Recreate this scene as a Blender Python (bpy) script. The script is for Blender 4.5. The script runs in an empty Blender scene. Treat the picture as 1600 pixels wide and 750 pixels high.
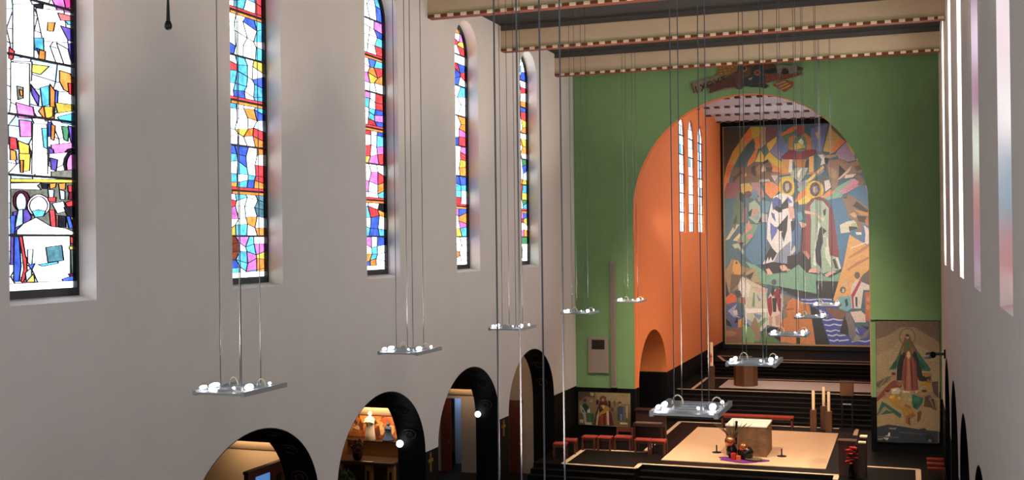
import bpy, bmesh, math, random
from mathutils import Vector
from mathutils.geometry import delaunay_2d_cdt
random.seed(7)
sc = bpy.context.scene
col = bpy.context.collection

# ---------------------------------------------------------------- camera
CAM_H = 8.3
FPX, YAW, PITCH, ROLL = 1730.0, 0.345, 0.0027, 0.0119
cd = bpy.data.cameras.new('camera'); cam = bpy.data.objects.new('camera', cd); col.objects.link(cam)
cd.sensor_width = 36.0; cd.sensor_fit = 'HORIZONTAL'; cd.lens = FPX * 36.0 / 1600.0
cd.clip_start = 0.05; cd.clip_end = 300
fwd = Vector((-math.sin(YAW) * math.cos(PITCH), math.cos(YAW) * math.cos(PITCH), math.sin(PITCH)))
from mathutils import Matrix
q = fwd.to_track_quat('-Z', 'Y').to_matrix().to_4x4()
q = q @ Matrix.Rotation(-ROLL, 4, 'Z')
cam.matrix_world = Matrix.Translation((0, 0, CAM_H)) @ q
sc.camera = cam

# ---------------------------------------------------------------- sky, exposure
SKY = 14.0                       # radiance of the overcast sky behind the glass
w = bpy.data.worlds.new('overcast_sky'); sc.world = w; w.use_nodes = True
bg = w.node_tree.nodes['Background']; bg.inputs[0].default_value = (0.93, 0.97, 1.0, 1); bg.inputs[1].default_value = SKY
sc.view_settings.view_transform = 'Standard'; sc.view_settings.look = 'None'
sc.view_settings.exposure = 0.0; sc.view_settings.gamma = 1.0; sc.view_settings.use_curve_mapping = False
sc.cycles.max_bounces = 16; sc.cycles.diffuse_bounces = 7; sc.cycles.transparent_max_bounces = 16
sc.cycles.sample_clamp_indirect = 6.0
sc.cycles.caustics_reflective = False; sc.cycles.caustics_refractive = False

# main dimensions (metres); x across the nave, y along it, z up from the nave floor
XL, XR, YG = -12.016, 0.984, 40.488       # left wall, right wall, green wall
CXL, CXR, YB = -9.70, -1.36, 60.85        # chancel side walls, chancel back wall
ZI, ZD, ZP = 2.84, 2.79, 0.9              # arch impost, top of black dado, sanctuary floor
ZC = 15.12                                # nave ceiling
L1, L2 = 1.9, 2.4                         # the two chancel landings
WIN_Y = [13.25, 18.74, 24.24, 29.73, 35.26]; WIN_HW = 0.89; WIN_REAR = [2.27, 7.76]; SILL = 7.485; REV = 0.36; WIN_TOP = 14.75
ARCH_Y = [18.62, 24.17, 29.75, 35.31]; ARCH_A, ARCH_B = 2.38, 1.88

def portal(loc, rot, sx, sy):
    l = bpy.data.lights.new('window_portal', 'AREA'); l.shape = 'RECTANGLE'; l.size = sx; l.size_y = sy
    l.cycles.is_portal = True
    o = bpy.data.objects.new('window_portal', l); o.location = loc; o.rotation_euler = rot; col.objects.link(o)
for yy in WIN_Y + WIN_REAR:
    portal((XL - 0.30, yy, 11.1), (0, -math.pi / 2, 0), 7.2, 1.78)
    portal((XR + 0.30, yy, 11.1), (0, math.pi / 2, 0), 7.2, 1.78)
ADDED_WEST_X = (-9.3, -5.5, -1.7)  # unseen windows behind the camera, added to brighten the nave
for xx in ADDED_WEST_X: portal((xx, -2.95, 9.3), (math.pi / 2, 0, 0), 3.2, 9.2)
for yy in (50.0, 52.35, 54.75):
    portal((CXL - 0.18, yy, 11.4), (0, -math.pi / 2, 0), 5.6, 1.3)
    portal((CXR + 0.18, yy, 11.4), (0, math.pi / 2, 0), 5.6, 1.3)

# ---------------------------------------------------------------- helpers
def srgb(h):
    if isinstance(h, str):
        h = tuple(int(h[i:i + 2], 16) for i in (0, 2, 4))
    return tuple(((v / 255) / 12.92 if v / 255 <= 0.04045 else ((v / 255 + 0.055) / 1.055) ** 2.4) for v in h)

class MB:
    def __init__(s): s.v = []; s.f = []; s.m = []
    def add(s, vs, fs, mi=0):
        b = len(s.v); s.v += [tuple(p) for p in vs]
        for f in fs: s.f.append([i + b for i in f]); s.m.append(mi)
        return s
    def box(s, x0, x1, y0, y1, z0, z1, mi=0):
        v = [(x0,y0,z0),(x1,y0,z0),(x1,y1,z0),(x0,y1,z0),(x0,y0,z1),(x1,y0,z1),(x1,y1,z1),(x0,y1,z1)]
        return s.add(v, [(0,3,2,1),(4,5,6,7),(0,1,5,4),(1,2,6,5),(2,3,7,6),(3,0,4,7)], mi)
    def tube(s, pts, r, n=8, mi=0, r2=None):
        pts = [Vector(p) for p in pts]; rings = []; up = Vector((0, 0, 1))
        for i, p in enumerate(pts):
            d = (pts[min(i + 1, len(pts) - 1)] - pts[max(i - 1, 0)]).normalized()
            a = d.cross(up) if abs(d.dot(up)) < 0.95 else d.cross(Vector((1, 0, 0)))
            a.normalize(); b = d.cross(a).normalized()
            rr = r if r2 is None else r + (r2 - r) * i / max(1, len(pts) - 1)
            rings.append([p + (a * math.cos(2 * math.pi * k / n) + b * math.sin(2 * math.pi * k / n)) * rr for k in range(n)])
        v = [q for R in rings for q in R]; f = []
        for i in range(len(pts) - 1):
            for k in range(n): f.append((i*n+k, i*n+(k+1) % n, (i+1)*n+(k+1) % n, (i+1)*n+k))
        f.append(tuple(range(n))[::-1]); f.append(tuple(range((len(pts)-1)*n, len(pts)*n)))
        return s.add(v, f, mi)
    def lathe(s, prof, c=(0, 0, 0), n=16, mi=0, sx=1.0, sy=1.0):
        v = []; f = []
        for r, z in prof:
            for k in range(n): v.append((c[0] + r*sx*math.cos(2*math.pi*k/n), c[1] + r*sy*math.sin(2*math.pi*k/n), c[2] + z))
        for i in range(len(prof) - 1):
            for k in range(n): f.append((i*n+k, i*n+(k+1) % n, (i+1)*n+(k+1) % n, (i+1)*n+k))
        f.append(tuple(range(n))[::-1]); f.append(tuple(range((len(prof)-1)*n, len(prof)*n)))
        return s.add(v, f, mi)
    def ball(s, c, r, n=10, m=7, mi=0, sx=1, sy=1, sz=1):
        pr = [(max(1e-4, r*math.sin(math.pi*i/m)), -r*sz*math.cos(math.pi*i/m)) for i in range(m + 1)]
        return s.lathe(pr, c, n, mi, sx, sy)
    def build(s, name, mats, parent=None, smooth=False, bevel=0):
        me = bpy.data.meshes.new(name); me.from_pydata(s.v, [], s.f)
        for m in (mats if isinstance(mats, (list, tuple)) else [mats]): me.materials.append(m)
        if any(s.m): me.polygons.foreach_set('material_index', s.m)
        bm = bmesh.new(); bm.from_mesh(me); bmesh.ops.recalc_face_normals(bm, faces=bm.faces)
        if bevel: bmesh.ops.bevel(bm, geom=bm.edges[:], offset=bevel, segments=2, affect='EDGES', profile=0.6)
        bm.to_mesh(me); bm.free()
        if smooth:
            me.polygons.foreach_set('use_smooth', [True] * len(me.polygons)); me.set_sharp_from_angle(angle=math.radians(40))
        me.update()
        o = bpy.data.objects.new(name, me); col.objects.link(o)
        if parent is not None: o.parent = parent; o.matrix_parent_inverse = parent.matrix_world.inverted() if False else Matrix()
        return o

def tag(o, label=None, cat=None, group=None, kind=None):
    if label: o['label'] = label
    if cat: o['category'] = cat
    if group: o['group'] = group
    if kind: o['kind'] = kind
    return o
def thing(name, label, cat, loc=(0, 0, 0), rz=0.0, group=None):
    o = bpy.data.objects.new(name, None); o.location = loc; o.rotation_euler = (0, 0, rz); o.empty_display_size = 0.1
    col.objects.link(o); return tag(o, label, cat, group)
def struct(o, label=None): return tag(o, label, kind='structure')
def copy_tree(o, parent=None):
    c = o.copy(); col.objects.link(c); c.parent = parent
    for ch in o.children: copy_tree(ch, c)
    return c

def prism(mb, poly, plane, a, b, mi=0):
    """extrude a 2D polygon; plane 'x' -> coords (y,z), 'y' -> (x,z), 'z' -> (x,y); from a to b along the plane axis"""
    P3 = {'x': lambda p, t: (t, p[0], p[1]), 'y': lambda p, t: (p[0], t, p[1]), 'z': lambda p, t: (p[0], p[1], t)}[plane]
    n = len(poly); v = [P3(p, a) for p in poly] + [P3(p, b) for p in poly]
    f = [tuple(range(n)), tuple(range(n, 2*n))[::-1]] + [(i, (i+1) % n, n+(i+1) % n, n+i) for i in range(n)]
    return mb.add(v, f, mi)

def cdt(polys, eps=1e-5):
    vs = []; fs = []
    for p in polys:
        if sum(p[i][0] * p[(i+1) % len(p)][1] - p[(i+1) % len(p)][0] * p[i][1] for i in range(len(p))) < 0: p = p[::-1]
        fs.append(list(range(len(vs), len(vs) + len(p)))); vs += [Vector(q) for q in p]
    r = delaunay_2d_cdt(vs, [], fs, 1, eps, True)
    return r[0], r[2], r[5]

def slab(mb, outer, holes, plane, a, b, side=None):
    """flat slab with holes between plane positions a (front) and b (back); side(midpoint2d)->material index of a rim face"""
    V, F, O = cdt([outer] + holes)
    P3 = {'x': lambda p, t: (t, p[0], p[1]), 'y': lambda p, t: (p[0], t, p[1]), 'z': lambda p, t: (p[0], p[1], t)}[plane]
    keep = [f for f, o in zip(F, O) if o and 0 in o and len(set(o)) == 1]
    ec = {}
    for f in keep:
        for i in range(3):
            e = (f[i], f[(i+1) % 3]); k = tuple(sorted(e)); ec[k] = ec.get(k, 0) + 1
    base = len(mb.v)
    mb.v += [P3(p, a) for p in V] + [P3(p, b) for p in V]; n = len(V)
    for f in keep:
        mb.f.append([base+i for i in f]); mb.m.append(0); mb.f.append([base+n+i for i in reversed(f)]); mb.m.append(0)
    for (i, j), c in ec.items():
        if c == 1:
            mid = (V[i] + V[j]) / 2
            mb.f.append([base+i, base+j, base+n+j, base+n+i]); mb.m.append(side(mid) if side else 0)
    return mb

def ell_arch(c, a, zs, b, n=28, zlow=None):
    p = [(c - a * math.cos(math.pi * i / n), zs + b * math.sin(math.pi * i / n)) for i in range(n + 1)]
    if zlow is not None: p = [(c - a, zlow)] + p + [(c + a, zlow)]
    return p

# ---------------------------------------------------------------- materials
MATS = {}
def mat(name, c, rough=0.6, metal=0.0, noise=0.0, nscale=8.0, bump=0.0, bscale=60.0, spec=0.5, emit=None, es=0.0, c2=None, stretch=None):
    if name in MATS: return MATS[name]
    m = bpy.data.materials.new(name); m.use_nodes = True; nt = m.node_tree; b = nt.nodes['Principled BSDF']
    cc = srgb(c); b.inputs['Base Color'].default_value = (*cc, 1); b.inputs['Roughness'].default_value = rough
    b.inputs['Metallic'].default_value = metal; b.inputs['Specular IOR Level'].default_value = spec
    if emit: b.inputs['Emission Color'].default_value = (*emit, 1); b.inputs['Emission Strength'].default_value = es
    tc = nt.nodes.new('ShaderNodeTexCoord'); mp = nt.nodes.new('ShaderNodeMapping'); nt.links.new(tc.outputs['Object'], mp.inputs[0])
    if stretch: mp.inputs['Scale'].default_value = stretch
    if noise or c2:
        n = nt.nodes.new('ShaderNodeTexNoise'); n.inputs['Scale'].default_value = nscale; n.inputs['Detail'].default_value = 6; n.inputs['Roughness'].default_value = 0.6
        nt.links.new(mp.outputs[0], n.inputs['Vector'])
        r = nt.nodes.new('ShaderNodeValToRGB'); r.color_ramp.elements[0].position = 0.3; r.color_ramp.elements[1].position = 0.7
        d = srgb(c2) if c2 else tuple(v * (1 - noise) for v in cc)
        r.color_ramp.elements[0].color = (*d, 1); r.color_ramp.elements[1].color = (*cc, 1)
        nt.links.new(n.outputs[0], r.inputs[0]); nt.links.new(r.outputs[0], b.inputs['Base Color'])
    if bump:
        n2 = nt.nodes.new('ShaderNodeTexNoise'); n2.inputs['Scale'].default_value = bscale; n2.inputs['Detail'].default_value = 4
        nt.links.new(mp.outputs[0], n2.inputs['Vector'])
        bp_ = nt.nodes.new('ShaderNodeBump'); bp_.inputs['Strength'].default_value = bump; bp_.inputs['Distance'].default_value = 0.02
        nt.links.new(n2.outputs[0], bp_.inputs['Height']); nt.links.new(bp_.outputs[0], b.inputs['Normal'])
    MATS[name] = m; return m

def mosaic_mat(name, scale, amount, rough=0.45):
    """tesserae: the piece's own colour (object colour) broken up stone by stone"""
    m = bpy.data.materials.new(name); m.use_nodes = True; nt = m.node_tree; b = nt.nodes['Principled BSDF']
    b.inputs['Roughness'].default_value = rough
    oi = nt.nodes.new('ShaderNodeObjectInfo'); tc = nt.nodes.new('ShaderNodeTexCoord')
    vo = nt.nodes.new('ShaderNodeTexVoronoi'); vo.inputs['Scale'].default_value = scale
    nt.links.new(tc.outputs['Object'], vo.inputs['Vector'])
    sp = nt.nodes.new('ShaderNodeSeparateColor'); nt.links.new(vo.outputs['Color'], sp.inputs[0])
    mr = nt.nodes.new('ShaderNodeMapRange'); mr.inputs['To Min'].default_value = 1 - amount; mr.inputs['To Max'].default_value = 1 + amount
    nt.links.new(sp.outputs[0], mr.inputs['Value'])
    mx = nt.nodes.new('ShaderNodeVectorMath'); mx.operation = 'SCALE'
    nt.links.new(oi.outputs['Color'], mx.inputs[0]); nt.links.new(mr.outputs[0], mx.inputs['Scale'])
    nt.links.new(mx.outputs[0], b.inputs['Base Color'])
    return m

def glass_mat():
    """stained glass: light passes both faces of a pane, so each face carries the square root of the tint"""
    m = bpy.data.materials.new('stained_glass'); m.use_nodes = True; nt = m.node_tree; nt.nodes.clear()
    out = nt.nodes.new('ShaderNodeOutputMaterial'); oi = nt.nodes.new('ShaderNodeObjectInfo'); tc = nt.nodes.new('ShaderNodeTexCoord')
    n = nt.nodes.new('ShaderNodeTexNoise'); n.inputs['Scale'].default_value = 9; n.inputs['Detail'].default_value = 3
    nt.links.new(tc.outputs['Object'], n.inputs['Vector'])
    mr = nt.nodes.new('ShaderNodeMapRange'); mr.inputs['From Min'].default_value = 0.3; mr.inputs['From Max'].default_value = 0.7
    mr.inputs['To Min'].default_value = 0.6; mr.inputs['To Max'].default_value = 1.3
    nt.links.new(n.outputs[0], mr.inputs['Value'])
    sc_ = nt.nodes.new('ShaderNodeVectorMath'); sc_.operation = 'SCALE'; nt.links.new(oi.outputs['Color'], sc_.inputs[0]); nt.links.new(mr.outputs[0], sc_.inputs['Scale'])
    sx = nt.nodes.new('ShaderNodeSeparateXYZ'); nt.links.new(sc_.outputs[0], sx.inputs[0]); cx = nt.nodes.new('ShaderNodeCombineXYZ')
    for i in range(3):
        p = nt.nodes.new('ShaderNodeMath'); p.operation = 'POWER'; p.inputs[1].default_value = 0.5; p.use_clamp = True
        nt.links.new(sx.outputs[i], p.inputs[0]); nt.links.new(p.outputs[0], cx.inputs[i])
    tr = nt.nodes.new('ShaderNodeBsdfTransparent'); nt.links.new(cx.outputs[0], tr.inputs[0]); nt.links.new(tr.outputs[0], out.inputs[0])
    return m

PLASTER = mat('wall_plaster', (218, 208, 200), 0.85, noise=0.05, nscale=1.2, bump=0.12, bscale=45)
GREEN = mat('green_plaster', (118, 152, 100), 0.8, noise=0.10, nscale=2.0, bump=0.08)
ORANGE = mat('orange_plaster', (230, 130, 70), 0.8, noise=0.05, nscale=1.5, bump=0.08)
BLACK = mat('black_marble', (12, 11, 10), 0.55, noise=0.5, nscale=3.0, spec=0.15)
FLOOR = mat('dark_stone', (17, 14, 11), 0.45, noise=0.4, nscale=4.0, spec=0.2)
STEPM = mat('dark_step_stone', (13, 10, 8), 0.7, noise=0.35, nscale=5.0, spec=0.1)
INLAY = mat('inlay_stone', (222, 190, 152), 0.6, noise=0.08, nscale=6)
PAD = mat('cream_stone', (222, 180, 138), 0.65, noise=0.07, nscale=2.5)
CEIL = mat('ceiling_dark', (17, 17, 19), 0.8, noise=0.2, nscale=3)
BEAMM = mat('beam_face', (206, 180, 148), 0.75, noise=0.07, nscale=1.5)
BEAMG = mat('beam_grey', (76, 70, 66), 0.8, noise=0.1, nscale=3)
DASHR = mat('dash_red', (112, 52, 32), 0.7); DASHW = mat('dash_cream', (232, 212, 180), 0.7)
LINEG = mat('line_green', (172, 172, 106), 0.7)
SLAT = mat('chancel_beam_paint', (192, 192, 196), 0.8, noise=0.05); SLATD = mat('chancel_dash', (78, 48, 34), 0.8)
LEAD = mat('lead', (14, 13, 16), 0.6); FRAME = mat('window_iron', (18, 17, 20), 0.5)
METAL = mat('brushed_metal', (158, 158, 158), 0.45, metal=0.2, noise=0.15, nscale=20); CABLE = mat('steel_cable', (62, 63, 70), 0.5, metal=0.2)
BULB = mat('bulb_glow', (255, 250, 240), 0.3, emit=(0.86, 0.90, 1.0), es=14.0)
WOOD = mat('oak', (104, 64, 35), 0.55, noise=0.45, nscale=5, stretch=(1, 1, 0.25)); WOODD = mat('dark_oak', (84, 50, 28), 0.5, noise=0.4, nscale=5, stretch=(1, 1, 0.25))
WOODR = mat('red_brown_wood', (92, 40, 24), 0.5, noise=0.3, nscale=5)
REDC = mat('red_upholstery', (150, 48, 28), 0.85, noise=0.15, nscale=12)
LINEN = mat('altar_linen', (240, 228, 208), 0.85, noise=0.03); WAX = mat('candle_wax', (236, 208, 164), 0.5)
IRON = mat('black_iron', (18, 17, 17), 0.5, spec=0.3); GREYP = mat('grey_metal_paint', (142, 128, 116), 0.6, noise=0.05)
GOLD = mat('brass', (176, 132, 60), 0.35, metal=0.8); COPPER = mat('copper_ball', (190, 118, 74), 0.25, metal=0.8)
PURPLE = mat('purple_cloth', (120, 44, 138), 0.9, noise=0.3, nscale=14); REDW = mat('red_wax', (190, 40, 24), 0.5); ORW = mat('orange_wax', (226, 112, 40), 0.5)
LEAF = mat('leaf_green', (64, 76, 38), 0.7, noise=0.4, nscale=20); FLOWER = mat('flower_red', (196, 34, 24), 0.7, noise=0.3, nscale=30); TWIG = mat('dry_twig', (92, 76, 54), 0.8)
CREAMW = mat('chapel_plaster', (196, 170, 136), 0.85, noise=0.05); BROWNW = mat('dark_brown_wood', (52, 34, 22), 0.6, noise=0.3, nscale=6)
WHITEROBE = mat('white_statue', (226, 214, 188), 0.7); BLUEROBE = mat('blue_statue', (62, 84, 116), 0.7); DARKPOT = mat('dark_glaze', (26, 20, 20), 0.25)
TESS = mosaic_mat('mosaic_tesserae', 26.0, 0.16); TESSF = mosaic_mat('fine_mosaic', 45.0, 0.22); PAINT = mosaic_mat('painted_relief', 22.0, 0.18, 0.6)
GLASS = glass_mat()
PANELW = mat('blue_lit_screen', (60, 110, 190), 0.3, emit=(0.10, 0.25, 0.55), es=0.8)
ORN = mat('dull_gold_ornament', (70, 48, 28), 0.5, noise=0.3, nscale=10)

# ---- outlines of the picture pieces, metres on their own wall
MOSAIC=[
('3f5f66',[-9.6,14.53,-1.17,14.39,-1.31,2.7,-9.68,2.65]),
('3c3a2c',[-9.58,14.47,-8.06,14.43,-8.48,13.88,-9.02,13.12,-9.33,12.41,-9.49,11.75,-9.62,11.26]),
('c8743a',[-8.06,14.43,-7.86,13.85,-8.24,13.51,-8.67,12.92,-8.94,12.39,-9.13,11.98,-9.29,11.38,-9.51,10.66,-9.66,10.66,-9.62,11.26,-9.49,11.75,-9.33,12.41,-9.02,13.12,-8.48,13.88]),
('b08a3a',[-8.48,13.88,-8.24,13.51,-8.67,12.92,-8.94,12.39,-9.18,12.52,-9.02,13.12]),
('b5642f',[-8.94,12.39,-9.13,11.98,-9.34,11.74,-9.4,11.98,-9.27,12.4]),
('3d5250',[-7.92,13.71,-7.74,13.37,-7.87,12.95,-8.26,12.55,-8.44,12.25,-8.95,12.27,-8.7,12.75,-8.37,13.33]),
('b0a03f',[-8.03,14.43,-7.47,14.41,-7.59,13.9,-7.92,13.77,-8.0,14.04]),
('a8946a',[-7.47,14.41,-7.23,14.39,-7.27,13.83,-7.24,13.47,-7.54,13.24,-7.83,13.25,-7.83,13.43,-7.59,13.84]),
('c8743a',[-7.59,13.9,-7.5,13.9,-7.66,13.25,-7.84,12.59,-8.26,12.25,-8.2,12.55,-7.77,13.25,-7.86,13.76]),
('6a4c52',[-7.23,14.39,-6.47,14.36,-6.65,13.86,-7.18,13.5,-7.27,13.89]),
('c0a545',[-7.18,13.5,-6.65,13.86,-6.69,13.56,-7.07,13.04,-7.24,13.23]),
('4a6b55',[-7.51,13.18,-7.21,13.41,-7.09,13.13,-7.28,12.78,-7.47,12.97]),
('c0a545',[-7.84,12.53,-7.54,13.18,-7.31,12.75,-7.07,13.04,-6.67,12.67,-5.86,12.11,-5.86,11.87,-6.38,12.06,-6.9,12.38,-7.25,12.51]),
('7a7390',[-6.66,13.56,-6.48,13.97,-6.07,13.78,-6.08,13.06,-6.37,12.78,-6.55,12.61,-7.07,13.07]),
('5b6f90',[-6.59,14.16,-6.18,14.08,-6.08,13.0,-6.43,12.9,-6.66,13.21]),
('c07038',[-6.48,13.97,-5.78,14.33,-5.78,14.15,-6.36,13.85]),
('4f7355',[-6.36,13.85,-5.78,14.15,-5.78,13.76,-6.08,13.54,-6.19,13.43]),
('c87a3c',[-7.25,12.51,-6.9,12.38,-6.38,12.06,-6.33,11.88,-6.91,11.96,-6.99,12.32]),
('c0703a',[-6.11,14.2,-5.8,14.34,-5.43,14.39,-5.74,14.12,-6.11,13.94]),
('8f4a38',[-5.58,14.37,-5.18,14.38,-5.25,13.9,-5.49,13.85,-5.62,14.11]),
('66719a',[-4.87,14.21,-4.01,14.39,-4.27,13.23,-4.34,12.91,-4.82,13.06,-4.88,13.76]),
('c2a94a',[-4.69,13.94,-4.45,14.03,-4.5,13.59]),
('b8a050',[-3.95,14.26,-3.38,13.66,-3.91,12.9,-4.27,12.97]),
('566e58',[-3.8,14.38,-3.53,14.21,-2.99,13.62,-3.12,13.43,-3.41,13.7,-3.95,14.29]),
('6a5c80',[-3.41,13.89,-3.23,13.81,-2.99,13.58,-3.12,13.42]),
('cf8045',[-3.38,13.66,-3.13,13.43,-3.7,12.89,-4.0,12.77]),
('9a86a0',[-3.13,13.37,-2.7,12.72,-2.65,12.44,-3.01,12.36,-3.49,12.57,-3.61,12.89]),
('c2a545',[-2.96,13.52,-2.58,13.03,-2.7,12.66,-3.12,13.37]),
('5d8560',[-2.58,12.97,-2.46,12.72,-2.65,12.44,-2.7,12.69]),
('c7a344',[-2.46,12.65,-2.26,12.33,-2.47,12.34,-2.62,12.47]),
('7a4a48',[-9.35,11.44,-8.75,11.42,-8.52,10.87,-8.76,10.64,-9.48,10.59,-9.53,10.9]),
('b89848',[-8.63,11.36,-8.15,11.4,-7.92,11.04,-8.28,10.74,-8.57,10.87]),
('9c7a78',[-8.09,11.46,-7.62,11.45,-7.28,10.6,-7.57,10.61,-7.98,11.1]),
('cf8248',[-7.39,11.38,-6.92,11.43,-6.45,11.05,-6.87,10.59,-7.01,10.53,-7.33,10.9]),
('b5a5a8',[-7.0,11.79,-6.62,11.74,-6.8,11.42]),
('7d7d7c',[-6.8,11.42,-6.59,11.74,-6.45,11.29,-6.69,11.18]),
('a9a56c',[-6.56,11.65,-5.81,11.75,-5.81,11.39,-6.34,11.17]),
('8f86a0',[-5.65,11.31,-4.6,11.66,-4.29,12.09,-4.23,11.9,-5.22,11.23,-5.53,11.05]),
('d0b055',[-5.22,11.36,-4.28,12.22,-4.22,12.09,-5.03,11.35]),
('d08248',[-5.56,10.73,-5.03,11.22,-5.04,10.78,-5.54,10.35,-5.79,10.29]),
('80a088',[-5.65,10.99,-5.09,11.35,-4.97,11.29,-5.47,10.79]),
('cfb552',[-5.6,10.35,-5.1,10.72,-4.67,10.58,-5.17,10.21,-5.54,10.16]),
('7ea48e',[-4.12,10.75,-2.84,11.47,-2.48,11.28,-2.97,10.79,-3.57,10.55,-3.94,10.43]),
('c087a0',[-3.45,10.8,-2.72,11.47,-2.42,11.27,-2.97,10.79,-3.27,10.67]),
('cf8a58',[-4.43,10.51,-3.93,10.94,-3.69,10.81,-4.12,10.5]),
('80a48c',[-4.3,10.51,-3.94,10.56,-3.27,10.64,-3.45,10.42,-3.94,10.31]),
('7d7398',[-7.98,11.1,-7.69,10.91,-7.75,10.58,-8.16,10.59]),
('a8703a',[-6.05,13.75,-5.74,13.89,-5.5,13.72,-5.18,13.97,-4.88,13.7,-4.85,13.12,-5.13,13.01,-5.88,13.04,-6.06,13.17]),
('4d7358',[-5.84,13.48,-5.65,13.79,-5.19,13.77,-5.1,13.39,-5.13,13.07,-5.81,13.1]),
('c2ae55',[-5.75,13.42,-5.31,13.49,-5.19,13.2,-5.75,13.1]),
('dcd8c0',[-5.56,13.54,-5.37,13.72,-5.25,13.46,-5.38,13.37]),
('6e2026',[-6.47,12.74,-6.06,13.08,-5.75,13.1,-5.51,12.83,-5.19,13.07,-4.64,13.08,-4.61,12.86,-4.95,12.68,-5.2,12.6,-5.76,12.55,-6.26,12.6]),
('8c2c2c',[-5.63,12.9,-5.35,12.9,-5.36,12.57,-5.6,12.57]),
('b98a48',[-6.41,12.61,-6.04,12.6,-6.05,11.89,-6.39,11.9]),
('cfc6b0',[-6.02,12.6,-5.85,12.59,-5.89,11.86,-6.08,11.89]),
('a8723c',[-5.85,12.58,-5.14,12.56,-5.24,12.12,-5.64,12.14]),
('2e2a28',[-5.17,12.47,-5.0,12.59,-5.02,12.11,-5.22,12.12]),
('c89a50',[-5.0,12.69,-4.76,12.74,-4.77,11.88,-5.01,11.89]),
('9ba594',[-5.7,12.14,-5.05,12.12,-5.21,11.74,-5.49,11.33,-6.02,11.83]),
('d0cfc0',[-5.58,11.94,-5.36,12.13,-5.52,11.62,-5.65,11.66]),
('b07a48',[-6.52,11.91,-6.08,11.89,-6.02,11.8,-6.52,11.78]),
('b07a48',[-5.02,11.87,-4.59,11.86,-4.6,11.77,-5.15,11.77]),
('6b513c',[-9.1,11.79,-9.01,12.15,-8.74,12.29,-8.26,12.28,-7.84,12.47,-7.43,12.49,-7.16,12.66,-6.99,12.44,-6.9,12.14,-7.0,11.79,-6.89,11.42,-9.05,11.42,-9.07,11.58]),
('4a3628',[-9.04,11.73,-8.56,12.08,-8.5,11.95,-9.02,11.46]),
('3a2a22',[-8.05,12.24,-7.84,12.35,-7.79,11.69,-8.03,11.94]),
('b08a50',[-8.45,11.71,-8.32,12.01,-8.27,11.8]),
('8a6a4c',[-7.79,12.17,-7.49,12.46,-7.44,11.92,-7.67,11.81]),
('b8b0a0',[-7.52,12.04,-7.34,12.46,-7.27,12.03,-7.44,11.97]),
('2a201c',[-7.43,12.49,-7.13,12.66,-7.14,12.48,-7.37,12.4]),
('4a3628',[-7.26,12.21,-6.91,12.2,-7.0,11.91,-7.23,11.97]),
('977050',[-6.97,11.88,-6.44,11.83,-6.5,11.74,-6.97,11.76]),
('a8a498',[-7.59,11.57,-7.09,11.58,-7.03,11.43,-7.62,11.43]),
('8b7358',[-3.98,12.46,-3.43,12.53,-2.95,12.29,-2.41,12.43,-2.17,12.02,-2.36,11.77,-2.71,11.78,-3.08,11.54,-3.5,11.49,-3.57,11.06,-3.81,10.81,-3.93,11.32,-4.1,12.21]),
('d4ccbc',[-4.55,12.8,-4.22,12.78,-4.1,12.34,-4.41,12.22,-4.34,12.53]),
('2e2a2a',[-4.22,12.62,-4.01,12.55,-4.04,12.27,-4.19,12.34]),
('a08868',[-4.4,12.92,-4.16,12.75,-3.67,12.76,-3.48,12.94,-3.55,12.69,-3.91,12.58,-4.22,12.66]),
('2a2622',[-3.46,12.22,-3.13,11.86,-3.5,11.53]),
('c8bcae',[-3.13,11.86,-2.83,12.16,-2.95,11.85,-3.44,11.46,-3.56,11.43]),
('d6c8b8',[-3.14,11.67,-2.6,11.72,-2.78,11.54,-3.2,11.49]),
('7a624c',[-2.72,11.66,-2.42,11.68,-2.18,11.27,-2.49,10.87,-2.66,10.97,-2.48,11.28]),
('6a5040',[-2.71,12.1,-2.35,12.21,-2.23,11.96,-2.59,11.84]),
('a58c6c',[-4.01,12.14,-3.59,11.94,-3.62,11.5,-3.93,11.57]),
('6b5a4a',[-2.22,11.08,-2.0,11.26,-1.98,10.89,-2.19,10.77]),
('cfc6c0',[-4.23,11.39,-3.99,11.45,-3.87,11.06,-4.18,10.82]),
('6b4a38',[-4.38,11.59,-4.23,11.64,-4.24,11.2,-4.33,11.27]),
('c9a83c',[-5.73,11.09,-5.76,10.91,-5.83,10.75,-5.95,10.64,-6.09,10.58,-6.24,10.58,-6.39,10.65,-6.5,10.77,-6.57,10.93,-6.6,11.12,-6.57,11.3,-6.49,11.46,-6.37,11.58,-6.23,11.64,-6.08,11.63,-5.94,11.56,-5.83,11.44,-5.75,11.28]),
('5c504e',[-5.89,11.11,-5.93,10.94,-6.02,10.82,-6.16,10.77,-6.29,10.82,-6.38,10.95,-6.41,11.13,-6.38,11.3,-6.28,11.42,-6.15,11.46,-6.02,11.41,-5.92,11.28]),
('a89a94',[-6.25,11.29,-6.07,11.34,-6.04,11.04,-6.17,10.87,-6.25,11.02]),
('c9a83c',[-4.26,10.9,-4.29,10.73,-4.37,10.58,-4.49,10.47,-4.64,10.41,-4.8,10.41,-4.95,10.48,-5.07,10.59,-5.15,10.75,-5.18,10.92,-5.15,11.1,-5.07,11.25,-4.94,11.36,-4.79,11.41,-4.63,11.41,-4.48,11.34,-4.36,11.23,-4.28,11.07]),
('4e4644',[-4.44,10.95,-4.48,10.76,-4.58,10.63,-4.72,10.58,-4.86,10.64,-4.96,10.78,-4.99,10.97,-4.95,11.16,-4.85,11.29,-4.71,11.34,-4.57,11.29,-4.47,11.14]),
('a6948c',[-4.82,11.09,-4.6,11.15,-4.56,10.83,-4.7,10.71,-4.82,10.84]),
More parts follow.
